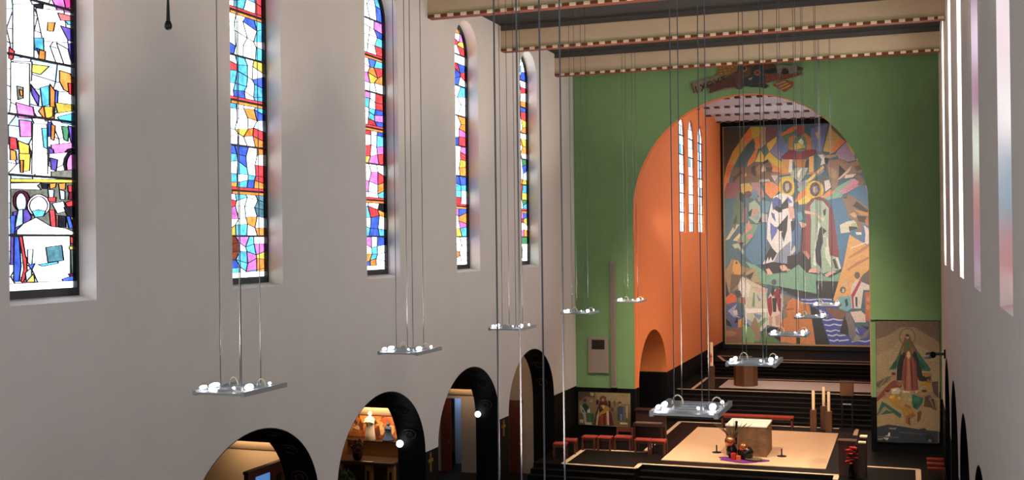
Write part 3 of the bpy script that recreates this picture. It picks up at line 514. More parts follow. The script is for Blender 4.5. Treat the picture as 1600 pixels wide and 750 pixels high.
MURAL_RIGHT=[
('8a7358',[-1.15,5.44,0.93,5.47,0.91,4.2,0.85,1.32,-1.2,1.22]),
('6a5644',[-1.15,5.44,0.93,5.47,0.92,4.73,0.59,4.95,0.09,5.25,-0.34,5.24,-0.78,4.93,-1.16,4.81]),
('94805f',[-1.16,4.23,-0.61,4.55,-0.35,4.82,0.3,4.57,0.91,4.28,0.9,3.06,-1.18,2.99]),
('9c845f',[-1.18,2.76,0.9,2.84,0.88,1.7,-1.2,1.6]),
('5d5648',[0.15,4.91,0.12,4.8,0.06,4.7,-0.02,4.63,-0.13,4.6,-0.23,4.62,-0.32,4.69,-0.38,4.79,-0.39,4.9,-0.37,5.02,-0.31,5.12,-0.22,5.19,-0.12,5.21,-0.02,5.19,0.07,5.13,0.13,5.03]),
('8f7a58',[0.11,4.91,0.09,4.81,0.04,4.72,-0.04,4.66,-0.13,4.64,-0.22,4.66,-0.29,4.71,-0.34,4.8,-0.36,4.9,-0.34,5.01,-0.29,5.1,-0.21,5.16,-0.12,5.18,-0.03,5.16,0.05,5.1,0.1,5.02]),
('2b5a44',[-0.17,4.82,-0.02,4.83,0.19,4.45,0.63,3.81,0.57,3.74,0.29,3.77,0.15,4.26,-0.32,4.25,-0.51,3.78,-0.74,3.76,-0.46,4.2,-0.28,4.71]),
('6b4a2a',[-0.18,4.98,-0.13,5.03,-0.04,4.96,0.08,4.6,0.22,4.34,0.04,4.18,-0.18,4.17,-0.39,4.28,-0.28,4.67]),
('1e1c16',[-0.32,4.4,-0.17,4.36,-0.25,4.1,-0.33,3.4,-0.49,3.4,-0.47,3.9]),
('1e1c16',[0.01,4.37,0.15,4.41,0.29,3.92,0.36,3.58,0.64,3.59,0.5,3.35,0.21,3.42,0.11,3.87]),
('7a4034',[-0.23,4.17,0.08,4.22,0.21,3.08,-0.23,3.06,-0.33,3.4]),
('9a5c48',[-0.14,4.17,-0.05,4.18,-0.01,3.07,-0.19,3.06]),
('5a2c24',[-0.05,4.1,0.0,4.1,0.08,3.07,-0.01,3.07]),
('9a7a4a',[-0.02,4.34,-0.04,4.27,-0.1,4.24,-0.15,4.27,-0.17,4.33,-0.15,4.4,-0.09,4.43,-0.04,4.4]),
('2f5f48',[-0.13,4.75,-0.04,4.79,-0.06,4.52,-0.14,4.48]),
('a8845c',[-0.06,4.91,-0.08,4.86,-0.12,4.83,-0.16,4.85,-0.18,4.91,-0.16,4.96,-0.12,4.99,-0.08,4.96]),
('8b6a30',[0.36,3.69,0.62,3.7,0.68,3.59,0.43,3.54]),
('6b5a44',[-1.16,3.32,-0.79,3.52,-0.67,3.56,-0.7,3.41,-1.11,3.1]),
('7a3c2e',[-0.69,3.33,-0.55,3.41,-0.3,3.31,-0.34,3.16,-0.59,3.12,-1.05,2.73,-1.17,2.61,-1.17,2.76,-0.83,3.18]),
('9a7050',[-0.49,3.57,-0.51,3.49,-0.56,3.45,-0.62,3.45,-0.67,3.49,-0.68,3.56,-0.66,3.64,-0.62,3.68,-0.56,3.69,-0.51,3.64]),
('b5a688',[-0.69,3.11,-0.45,3.16,-0.34,3.05,-0.41,2.94,-0.66,2.93]),
('8a5a40',[-0.51,3.3,-0.23,3.42,-0.23,3.35,-0.41,3.2]),
('9c8a5c',[-0.34,3.09,0.04,3.03,-0.0,2.55,-0.31,2.61]),
('a07a30',[-0.8,2.78,-0.66,2.93,-0.31,2.87,-0.35,2.72,-0.42,2.53,-0.0,2.47,0.06,2.26,-0.08,2.07,-0.25,2.13,-0.32,2.39,-0.66,2.56]),
('9a7050',[-0.71,2.98,-0.73,2.92,-0.77,2.87,-0.82,2.87,-0.87,2.91,-0.88,2.98,-0.86,3.04,-0.82,3.08,-0.77,3.09,-0.73,3.05]),
('2f5f4a',[0.0,2.95,0.17,2.88,0.38,2.82,0.34,2.67,0.17,2.41,-0.0,2.58]),
('9a7848',[0.5,3.01,0.48,2.93,0.42,2.88,0.34,2.88,0.29,2.93,0.27,3.0,0.29,3.07,0.35,3.12,0.42,3.12,0.48,3.08]),
('5a4634',[0.42,2.89,0.59,2.94,0.79,2.4,0.62,2.5,0.38,2.53]),
('a07a2c',[0.2,3.51,0.28,3.33,0.42,3.41,0.66,3.3,0.59,3.08,0.42,3.19,0.25,3.29]),
('7a5840',[0.65,3.44,0.63,3.38,0.59,3.34,0.54,3.34,0.5,3.38,0.48,3.44,0.5,3.5,0.54,3.54,0.59,3.54,0.63,3.5]),
('4d3c30',[0.63,3.38,0.85,3.42,0.84,2.84,0.69,3.01]),
('2f5a48',[-0.98,2.66,-0.84,2.59,-0.35,2.24,-0.39,2.09,-0.6,2.27,-1.16,2.17]),
('8c7a56',[-1.12,2.21,-0.87,2.48,-0.63,2.3,-0.84,2.37,-1.09,2.14]),
('8a5a34',[-0.21,2.17,0.03,2.33,0.13,2.22,-0.08,2.07,-0.11,1.88,-0.22,1.95]),
('6b4a30',[0.17,2.33,0.31,2.41,0.27,2.08,0.16,1.97]),
('9c8a60',[-0.84,2.11,-0.42,2.16,-0.63,2.04]),
('30343a',[-1.18,1.76,-0.78,1.87,-0.32,1.82,0.2,1.75,0.4,1.8,0.47,1.73,0.83,1.71,0.82,1.29,-1.19,1.25]),
('8c7a58',[-0.78,1.76,-0.5,1.77,-0.57,1.7,-0.74,1.71]),
('26221e',[0.43,1.54,0.57,1.62,0.74,1.37,0.67,1.3,0.45,1.36]),
('7a6a50',[0.52,1.44,0.62,1.4,0.6,1.33,0.5,1.34]),
('b5ab96',[-0.97,1.44,-0.81,1.5,-0.78,1.59,-0.73,1.6,-0.72,1.49,-0.82,1.32,-0.92,1.37]),
('a89a80',[-1.13,1.36,-0.97,1.38,-0.96,1.35,-1.13,1.33]),
('5a2c24',[-0.19,4.1,-0.17,4.1,-0.22,3.06,-0.24,3.06]),
('b07058',[-0.1,4.1,-0.08,4.1,-0.09,3.07,-0.11,3.07]),
('8a4a3a',[0.03,4.1,0.06,4.1,0.08,3.07,0.05,3.07]),
('6a342a',[0.11,4.1,0.15,4.1,0.21,3.08,0.16,3.08]),
('c0a070',[-0.17,4.25,-0.09,4.44,-0.02,4.25,-0.1,4.14]),
('2b5a44',[-0.24,4.55,-0.19,4.71,-0.17,4.44,-0.21,4.29]),
('1e4636',[0.25,4.11,0.43,3.92,0.36,3.81,0.25,3.92]),
('1e4636',[-0.61,3.97,-0.48,4.13,-0.5,3.86,-0.63,3.82]),
('7a5a30',[-0.35,4.44,-0.24,4.63,-0.23,4.4,-0.32,4.28]),
('7a5a30',[-0.01,4.64,0.08,4.45,0.04,4.29,-0.01,4.44]),
('3c2a20',[-0.17,4.98,-0.12,5.01,-0.07,4.97,-0.08,4.92,-0.16,4.92]),
('55483a',[-1.15,3.22,-0.93,3.42,-0.9,3.39,-1.13,3.15]),
('7a6a52',[-1.03,3.26,-0.87,3.44,-0.84,3.41,-1.02,3.2]),
('55483a',[-0.92,3.31,-0.8,3.46,-0.78,3.43,-0.9,3.25]),
('7a6a52',[-0.81,3.36,-0.74,3.47,-0.71,3.44,-0.79,3.29]),
('4a382c',[0.43,2.86,0.51,2.87,0.75,2.47,0.68,2.44]),
('806a50',[0.52,2.83,0.6,2.85,0.78,2.45,0.71,2.44]),
('4a382c',[0.61,2.8,0.69,2.82,0.8,2.44,0.73,2.44]),
('806a50',[0.7,2.78,0.78,2.8,0.82,2.43,0.76,2.45]),
('6a5a44',[-1.12,2.21,-1.08,2.22,-0.94,2.4,-0.99,2.4]),
('94805f',[-1.05,2.33,-1.01,2.35,-0.86,2.49,-0.9,2.48]),
('6a5a44',[-0.98,2.45,-0.94,2.47,-0.77,2.57,-0.82,2.57]),
('c09a70',[-0.36,2.8,-0.38,2.77,-0.42,2.75,-0.45,2.76,-0.47,2.8,-0.45,2.83,-0.41,2.84,-0.38,2.83]),
('c09a70',[-0.01,2.75,-0.03,2.72,-0.07,2.7,-0.11,2.71,-0.12,2.75,-0.11,2.78,-0.07,2.79,-0.03,2.78]),
('b08860',[-0.66,2.11,-0.55,2.23,-0.52,2.2,-0.63,2.05]),
('b08860',[-0.42,1.98,-0.32,2.09,-0.28,2.05,-0.38,1.94]),
('c0a070',[0.13,3.07,0.19,3.11,0.18,2.99,0.11,2.97]),
('8f5c30',[-0.24,2.61,-0.0,2.51,-0.04,2.44,-0.26,2.52]),
('c89a44',[-0.71,2.87,-0.55,2.9,-0.59,2.78,-0.75,2.76]),
('6a3a20',[-0.15,2.1,-0.08,2.14,-0.06,1.87,-0.11,1.88]),
('3a7058',[0.07,2.84,0.28,2.81,0.21,2.7,0.05,2.73]),
('1f4a38',[0.03,2.59,0.17,2.63,0.12,2.44,0.03,2.49]),
('4a2a20',[-0.73,3.03,-0.75,2.99,-0.8,2.98,-0.85,2.99,-0.87,3.03,-0.85,3.06,-0.8,3.08,-0.75,3.07]),
('4a2a20',[0.49,3.07,0.46,3.03,0.4,3.02,0.34,3.03,0.31,3.07,0.34,3.1,0.4,3.12,0.46,3.11]),
('4a2a20',[-0.51,3.63,-0.53,3.6,-0.59,3.58,-0.64,3.59,-0.66,3.63,-0.64,3.67,-0.59,3.68,-0.53,3.67]),
('4a2a20',[0.63,3.5,0.61,3.47,0.57,3.45,0.52,3.46,0.5,3.5,0.52,3.53,0.57,3.54,0.62,3.53]),
('d4ccb4',[-0.64,3.1,-0.5,3.12,-0.48,3.05,-0.62,3.02]),
('c8b890',[-0.31,3.05,-0.06,3.04,-0.08,2.99,-0.29,2.98]),
('d8d2c0',[-0.78,1.58,-0.73,1.58,-0.74,1.48,-0.78,1.48]),
('4a4e52',[-1.18,1.46,-0.43,1.46,-0.43,1.41,-1.18,1.41]),
('4a4e52',[-0.43,1.65,0.33,1.61,0.33,1.57,-0.43,1.6]),
]
MURAL_LEFT=[
('7a6448',[-11.92,2.64,-9.89,2.65,-9.9,1.35,-11.93,1.38]),
('8f7c5a',[-11.25,2.63,-9.9,2.63,-9.91,2.21,-10.67,2.29,-11.2,2.37]),
('4d3e2c',[-11.92,2.63,-11.3,2.64,-11.28,2.42,-11.62,2.46,-11.9,2.24]),
('5c4a32',[-11.93,1.82,-11.31,1.82,-11.32,1.38,-11.93,1.38]),
('6b5636',[-10.67,1.93,-9.9,1.91,-9.9,1.36,-10.63,1.39]),
('20302c',[-11.76,2.14,-11.65,2.2,-11.52,2.07,-11.55,1.84,-11.74,1.81,-11.82,2.01]),
('8a9a86',[-11.86,2.11,-11.78,2.14,-11.77,1.88,-11.63,1.78,-11.61,1.42,-11.69,1.42,-11.74,1.75,-11.85,1.93]),
('24502f',[-11.55,1.81,-11.36,1.8,-11.33,1.54,-11.45,1.5,-11.53,1.56]),
('a8a48c',[-11.69,1.47,-11.42,1.48,-11.4,1.39,-11.66,1.39]),
('5a3826',[-11.6,2.3,-11.61,2.26,-11.64,2.23,-11.68,2.23,-11.71,2.25,-11.72,2.29,-11.71,2.33,-11.68,2.36,-11.64,2.36,-11.61,2.34]),
('94805f',[-11.35,2.29,-11.36,2.25,-11.4,2.22,-11.44,2.22,-11.47,2.24,-11.49,2.28,-11.47,2.32,-11.44,2.35,-11.4,2.35,-11.36,2.33]),
('b5b09a',[-11.59,1.94,-11.47,2.0,-11.47,1.84,-11.58,1.84]),
('1f1a18',[-11.22,2.33,-11.12,2.32,-11.15,2.17,-11.23,2.16]),
('1f1a18',[-10.76,2.33,-10.67,2.31,-10.66,2.06,-10.74,2.05]),
('4f1d16',[-11.12,2.17,-11.04,2.4,-10.96,2.44,-10.85,2.41,-10.75,2.13,-10.62,1.77,-10.55,1.39,-11.34,1.38,-11.26,1.8]),
('6b4a2c',[-10.83,2.4,-10.84,2.34,-10.88,2.3,-10.93,2.28,-10.99,2.27,-11.04,2.3,-11.07,2.34,-11.09,2.39,-11.07,2.44,-11.04,2.48,-10.98,2.51,-10.93,2.51,-10.88,2.49,-10.84,2.45]),
('a08058',[-10.9,2.36,-10.92,2.32,-10.94,2.29,-10.98,2.29,-11.0,2.32,-11.01,2.36,-11.0,2.4,-10.97,2.42,-10.94,2.42,-10.91,2.4]),
('9a7830',[-11.07,2.14,-10.93,2.17,-10.72,2.08,-10.72,1.92,-10.99,1.81,-11.13,1.7,-11.1,1.86,-10.94,1.97]),
('b0a890',[-10.83,1.92,-10.74,1.92,-10.73,1.41,-10.81,1.41]),
('a89c80',[-11.21,1.72,-11.12,1.99,-11.1,1.96,-11.18,1.39,-11.25,1.39]),
('7a2c1c',[-11.1,1.73,-10.83,1.82,-10.84,1.41,-11.13,1.39]),
('15120f',[-11.12,1.96,-11.02,1.99,-11.04,1.89,-11.11,1.88]),
('3a3f4a',[-10.43,2.06,-10.3,2.15,-10.14,2.1,-10.12,1.87,-10.15,1.62,-10.36,1.58,-10.38,1.81]),
('7a5c3a',[-10.23,2.24,-10.25,2.2,-10.28,2.17,-10.32,2.15,-10.36,2.16,-10.39,2.19,-10.4,2.23,-10.39,2.27,-10.36,2.3,-10.32,2.32,-10.27,2.31,-10.24,2.28]),
('a08058',[-10.26,2.2,-10.27,2.17,-10.29,2.15,-10.32,2.15,-10.34,2.17,-10.35,2.2,-10.34,2.23,-10.32,2.26,-10.29,2.26,-10.27,2.24]),
('64708a',[-10.3,1.84,-10.24,1.84,-10.23,1.61,-10.29,1.6]),
('a89a78',[-10.06,2.16,-10.01,2.16,-10.02,1.72,-10.06,1.72]),
('b5ac94',[-10.31,1.53,-10.02,1.52,-10.02,1.46,-10.31,1.46]),
('5a4630',[-10.1,1.64,-9.99,1.67,-9.98,1.56,-10.1,1.55]),
('8a3a28',[-11.02,1.76,-10.99,1.77,-10.98,1.4,-11.03,1.4]),
('3a1410',[-10.93,1.76,-10.9,1.78,-10.88,1.4,-10.93,1.4]),
('a85a40',[-10.84,1.77,-10.81,1.78,-10.79,1.41,-10.84,1.41]),
('c8a060',[-11.01,2.12,-10.93,2.15,-10.88,2.07,-10.96,2.02]),
('3a6a40',[-11.51,1.79,-11.45,1.79,-11.43,1.53,-11.5,1.52]),
('c0b8a0',[-11.79,2.04,-11.75,2.04,-11.63,1.81,-11.66,1.79]),
('2c3038',[-10.41,1.83,-10.35,1.84,-10.37,1.58,-10.4,1.58]),
('4a5464',[-10.2,2.07,-10.14,2.08,-10.13,1.64,-10.19,1.61]),
('3a2418',[-11.6,2.32,-11.62,2.3,-11.66,2.29,-11.7,2.29,-11.71,2.32,-11.7,2.35,-11.66,2.36,-11.62,2.35]),
('3a2418',[-10.25,2.26,-10.27,2.24,-10.31,2.23,-10.36,2.23,-10.38,2.26,-10.36,2.28,-10.31,2.3,-10.27,2.29]),
('5a2a1c',[-11.09,2.4,-10.96,2.46,-10.84,2.4,-10.88,2.34,-10.96,2.42,-11.05,2.34]),
('6a5030',[-10.56,2.32,-10.48,2.37,-10.46,2.11,-10.54,2.11]),
('a89468',[-11.46,2.62,-11.3,2.6,-11.33,2.47,-11.44,2.49]),
('8a7448',[-10.24,2.58,-9.98,2.57,-10.01,2.44,-10.22,2.46]),
('4a3a26',[-10.67,2.05,-10.56,2.08,-10.54,1.93,-10.65,1.93]),
('b0a070',[-11.88,1.57,-11.74,1.57,-11.74,1.44,-11.88,1.46]),
]
WINDOW_ONE=[
('W',[12.78,12.51,14.18,12.84,14.1,7.47,12.71,7.54]),
('P',[13.6,12.18,14.14,12.29,14.11,12.01,13.76,11.98]),
('M',[13.9,12.19,14.14,12.24,14.13,12.12,13.94,12.05]),
('W',[12.85,11.9,13.27,11.98,13.26,11.18,12.84,11.11]),
('K',[13.25,11.98,13.47,12.04,13.45,11.95,13.29,11.94]),
('W',[13.31,11.93,13.9,12.01,13.98,11.52,13.44,11.46]),
('O',[13.55,11.76,13.71,11.79,13.67,11.64,13.54,11.63]),
('C',[13.26,11.47,13.46,11.51,13.47,11.29,13.28,11.29]),
('B',[13.31,11.33,13.48,11.31,13.48,11.24,13.35,11.24]),
('O',[13.37,11.31,13.5,11.31,13.49,11.18,13.35,11.16]),
('V',[13.82,11.76,14.13,11.75,14.13,11.55,13.98,11.56]),
('C',[13.9,11.86,14.13,11.99,14.13,11.82,13.99,11.81]),
('Rp',[13.76,11.95,14.11,11.96,14.08,11.88,13.83,11.84]),
('V',[13.98,11.51,14.15,11.55,14.13,11.21,14.03,11.23]),
('Pl',[13.73,11.48,13.98,11.42,14.07,11.17,13.89,11.16]),
('R',[12.77,11.26,12.88,11.21,12.84,11.08,12.76,11.09]),
('Pl',[12.84,11.06,13.22,11.11,13.21,10.82,12.81,10.79]),
('Y',[13.22,11.07,13.57,11.09,13.39,10.94,13.21,10.95]),
('W',[12.8,11.04,13.17,11.07,13.16,10.36,12.79,10.45]),
('Pk',[12.89,10.46,13.23,10.43,13.27,10.26,12.93,10.24]),
('V',[13.19,10.77,13.36,10.61,13.34,10.45,13.21,10.62]),
('C',[13.38,10.74,13.57,10.8,13.57,10.5,13.42,10.46]),
('O',[13.58,10.83,13.7,10.72,13.67,10.29,13.49,10.24,13.34,10.38,13.42,10.46,13.58,10.47]),
('Y',[13.45,10.46,13.65,10.48,13.64,10.33,13.49,10.27]),
('B',[13.7,10.75,13.76,10.73,13.74,10.49,13.68,10.52]),
('O',[13.79,11.06,14.02,11.04,14.12,10.94,14.09,10.73,13.88,10.77,13.79,10.89]),
('R',[13.97,10.89,14.12,10.89,14.11,10.7,13.99,10.72]),
('Y',[13.69,10.55,14.09,10.56,14.06,10.46,13.74,10.39]),
('C',[13.73,10.33,14.08,10.43,14.08,10.24,13.83,10.25]),
('Gy',[12.91,10.71,13.04,10.7,13.04,10.54,12.93,10.5]),
('O',[12.96,10.66,13.03,10.65,13.03,10.57,12.98,10.57]),
('R',[12.76,9.94,12.9,9.93,12.92,9.77,12.76,9.76]),
('O',[12.77,9.76,12.88,9.74,12.9,9.61,12.77,9.6]),
('Y',[12.92,9.9,13.15,9.85,13.15,9.63,12.96,9.65]),
('Pk',[12.95,10.21,13.2,10.21,13.2,9.98,12.97,9.96]),
('W',[13.22,10.18,13.51,10.2,13.52,9.68,13.2,9.66]),
('C',[13.4,10.13,13.52,10.14,13.52,9.82,13.44,9.84]),
('B',[13.53,10.24,13.62,10.23,13.62,10.02,13.54,10.01]),
('O',[13.6,10.21,13.69,10.19,13.66,9.96,13.59,9.98]),
('G',[13.82,10.2,13.99,10.2,13.96,9.97,13.87,9.99]),
('V',[13.96,10.22,14.1,10.2,14.1,9.86,14.01,9.99]),
('Pk',[13.59,9.89,14.05,9.96,14.08,9.89,13.63,9.66]),
('V',[13.55,9.85,13.64,9.82,13.68,9.66,13.54,9.65]),
('Dk',[14.19,9.76,14.17,9.7,14.11,9.66,14.03,9.64,13.94,9.65,13.88,9.68,13.86,9.74,13.89,9.8,13.95,9.85,14.03,9.87,14.11,9.86,14.17,9.82]),
('Pk',[14.14,9.76,14.12,9.72,14.08,9.69,14.02,9.69,13.98,9.71,13.97,9.75,13.98,9.79,14.03,9.82,14.08,9.82,14.12,9.8]),
('Pl',[13.55,9.75,14.08,9.82,14.07,9.69,13.68,9.53,13.54,9.56]),
('V',[13.57,9.69,13.73,9.67,13.7,9.5,13.59,9.51]),
('Dk',[14.25,9.63,14.22,9.53,14.15,9.44,14.05,9.41,13.95,9.43,13.88,9.51,13.85,9.61,13.88,9.71,13.95,9.79,14.05,9.83,14.15,9.81,14.22,9.74]),
('Pk',[14.2,9.63,14.18,9.55,14.13,9.48,14.06,9.46,13.99,9.48,13.93,9.53,13.92,9.61,13.94,9.69,13.99,9.76,14.06,9.78,14.13,9.77,14.18,9.71]),
('Y',[12.94,9.71,13.17,9.72,13.15,9.47,12.96,9.43]),
('W',[13.2,9.73,13.52,9.75,13.52,9.44,13.19,9.42]),
('O',[12.96,9.61,13.03,9.62,13.02,9.43,12.97,9.43]),
('Gy',[13.59,9.48,14.09,9.54,14.09,9.39,13.59,9.38]),
('Gy',[12.77,9.27,14.1,9.34,14.09,8.51,12.76,8.51]),
('Y',[12.77,9.33,14.1,9.38,14.1,9.33,12.77,9.28]),
('W',[12.77,9.26,13.28,9.29,13.38,9.3,13.3,9.25,13.38,9.19,12.77,9.18]),
('Dk',[13.38,9.29,13.52,9.29,13.52,9.21,13.4,9.21]),
('Dr',[13.15,9.01,13.13,8.94,13.09,8.89,13.02,8.86,12.94,8.85,12.88,8.88,12.83,8.94,12.82,9.0,12.83,9.07,12.88,9.13,12.95,9.16,13.02,9.16,13.09,9.14,13.14,9.08]),
('L',[13.08,8.99,13.07,8.92,13.03,8.87,12.97,8.85,12.92,8.87,12.88,8.92,12.87,8.99,12.88,9.06,12.92,9.11,12.98,9.13,13.03,9.11,13.07,9.06]),
('V',[12.81,8.84,13.1,8.89,13.18,8.77,12.99,8.53,12.8,8.52]),
('L',[12.91,8.87,13.01,8.89,13.01,8.67,12.84,8.6]),
('B',[12.76,8.79,12.87,8.79,12.84,8.52,12.76,8.52]),
('Pl',[13.56,8.96,13.55,8.9,13.5,8.85,13.44,8.81,13.36,8.79,13.28,8.79,13.2,8.8,13.14,8.84,13.1,8.89,13.09,8.95,13.11,9.0,13.15,9.05,13.21,9.09,13.28,9.12,13.37,9.12,13.44,9.1,13.51,9.07,13.55,9.02]),
('W',[13.51,8.96,13.49,8.9,13.45,8.86,13.39,8.83,13.32,8.82,13.25,8.83,13.19,8.85,13.15,8.9,13.14,8.95,13.16,9.0,13.2,9.04,13.26,9.07,13.32,9.09,13.4,9.08,13.45,9.05,13.49,9.01]),
('C',[13.18,8.86,13.31,8.89,13.47,8.87,13.42,8.79,13.25,8.77]),
('O',[13.55,9.29,13.7,9.31,13.68,9.24,13.56,9.21]),
('O',[13.74,9.3,13.9,9.32,13.89,9.22,13.76,9.21]),
('R',[13.94,9.28,14.04,9.29,14.04,9.18,13.95,9.18]),
('L',[13.52,9.2,13.65,9.2,13.63,9.04,13.54,9.03]),
('L',[13.76,9.21,13.88,9.19,13.88,9.06,13.78,9.06]),
('R',[13.51,9.08,13.69,9.09,13.68,9.02,13.53,9.02]),
('W',[13.6,8.99,13.85,9.03,13.9,8.88,13.71,8.84]),
('R',[13.88,9.01,14.09,9.07,14.09,8.95,13.92,8.95]),
('Dk',[13.85,8.94,14.1,8.97,14.09,8.78,13.92,8.81]),
('Dk',[13.74,8.81,13.9,8.8,13.89,8.63,13.72,8.63]),
('R',[13.54,8.89,13.66,8.89,13.69,8.63,13.57,8.64]),
('Bn',[13.68,8.81,13.74,8.81,13.73,8.61,13.68,8.63]),
('B',[13.9,8.8,13.99,8.8,14.06,8.61,13.96,8.61]),
('R',[14.01,8.75,14.09,8.71,14.09,8.61,14.06,8.63]),
('Dr',[13.97,9.18,14.09,9.19,14.09,9.07,13.95,9.06]),
('W',[12.88,8.57,13.01,8.67,13.27,8.77,13.57,8.64,13.89,8.61,14.06,8.56,14.06,8.51,12.88,8.5]),
('V',[12.76,8.48,12.84,8.48,12.84,8.07,12.75,8.07]),
('B',[12.83,8.48,12.93,8.48,12.95,8.19,12.96,8.04,12.92,7.82,12.81,7.82]),
('R',[12.92,8.48,12.99,8.48,13.07,8.22,13.08,7.94,13.0,7.79,12.95,7.82,13.01,8.0,12.98,8.23]),
('W',[12.99,8.49,13.98,8.5,13.98,7.91,14.02,7.78,13.3,7.77,13.21,7.93,13.05,8.19]),
('T',[13.46,8.32,13.8,8.35,13.84,8.11,13.5,8.09]),
('C',[13.3,8.06,13.72,8.1,13.72,8.07,13.39,8.03]),
('W',[13.09,8.29,13.2,8.29,13.17,8.03,13.09,8.1]),
('Gd',[13.98,8.5,14.09,8.5,14.08,7.84,14.0,7.88]),
('R',[13.98,8.48,14.07,8.47,14.05,8.36,13.99,8.38]),
('Y',[13.96,8.33,14.09,8.33,14.08,8.28,13.96,8.28]),
('Y',[13.04,7.8,13.21,7.93,13.23,7.79]),
('L',[13.04,7.94,13.17,8.03,13.17,7.9,13.06,7.81]),
('B',[13.09,8.06,13.24,8.08,13.17,7.98]),
('B',[13.79,7.82,14.07,7.88,14.07,7.77,13.83,7.78]),
('M',[12.98,7.81,13.93,7.77,14.08,7.76,14.08,7.73,12.98,7.78]),
('Pw',[12.75,7.79,14.08,7.76,14.08,7.64,12.75,7.67]),
('Dr',[13.93,7.9,14.08,7.91,14.08,7.86,13.97,7.86]),
]
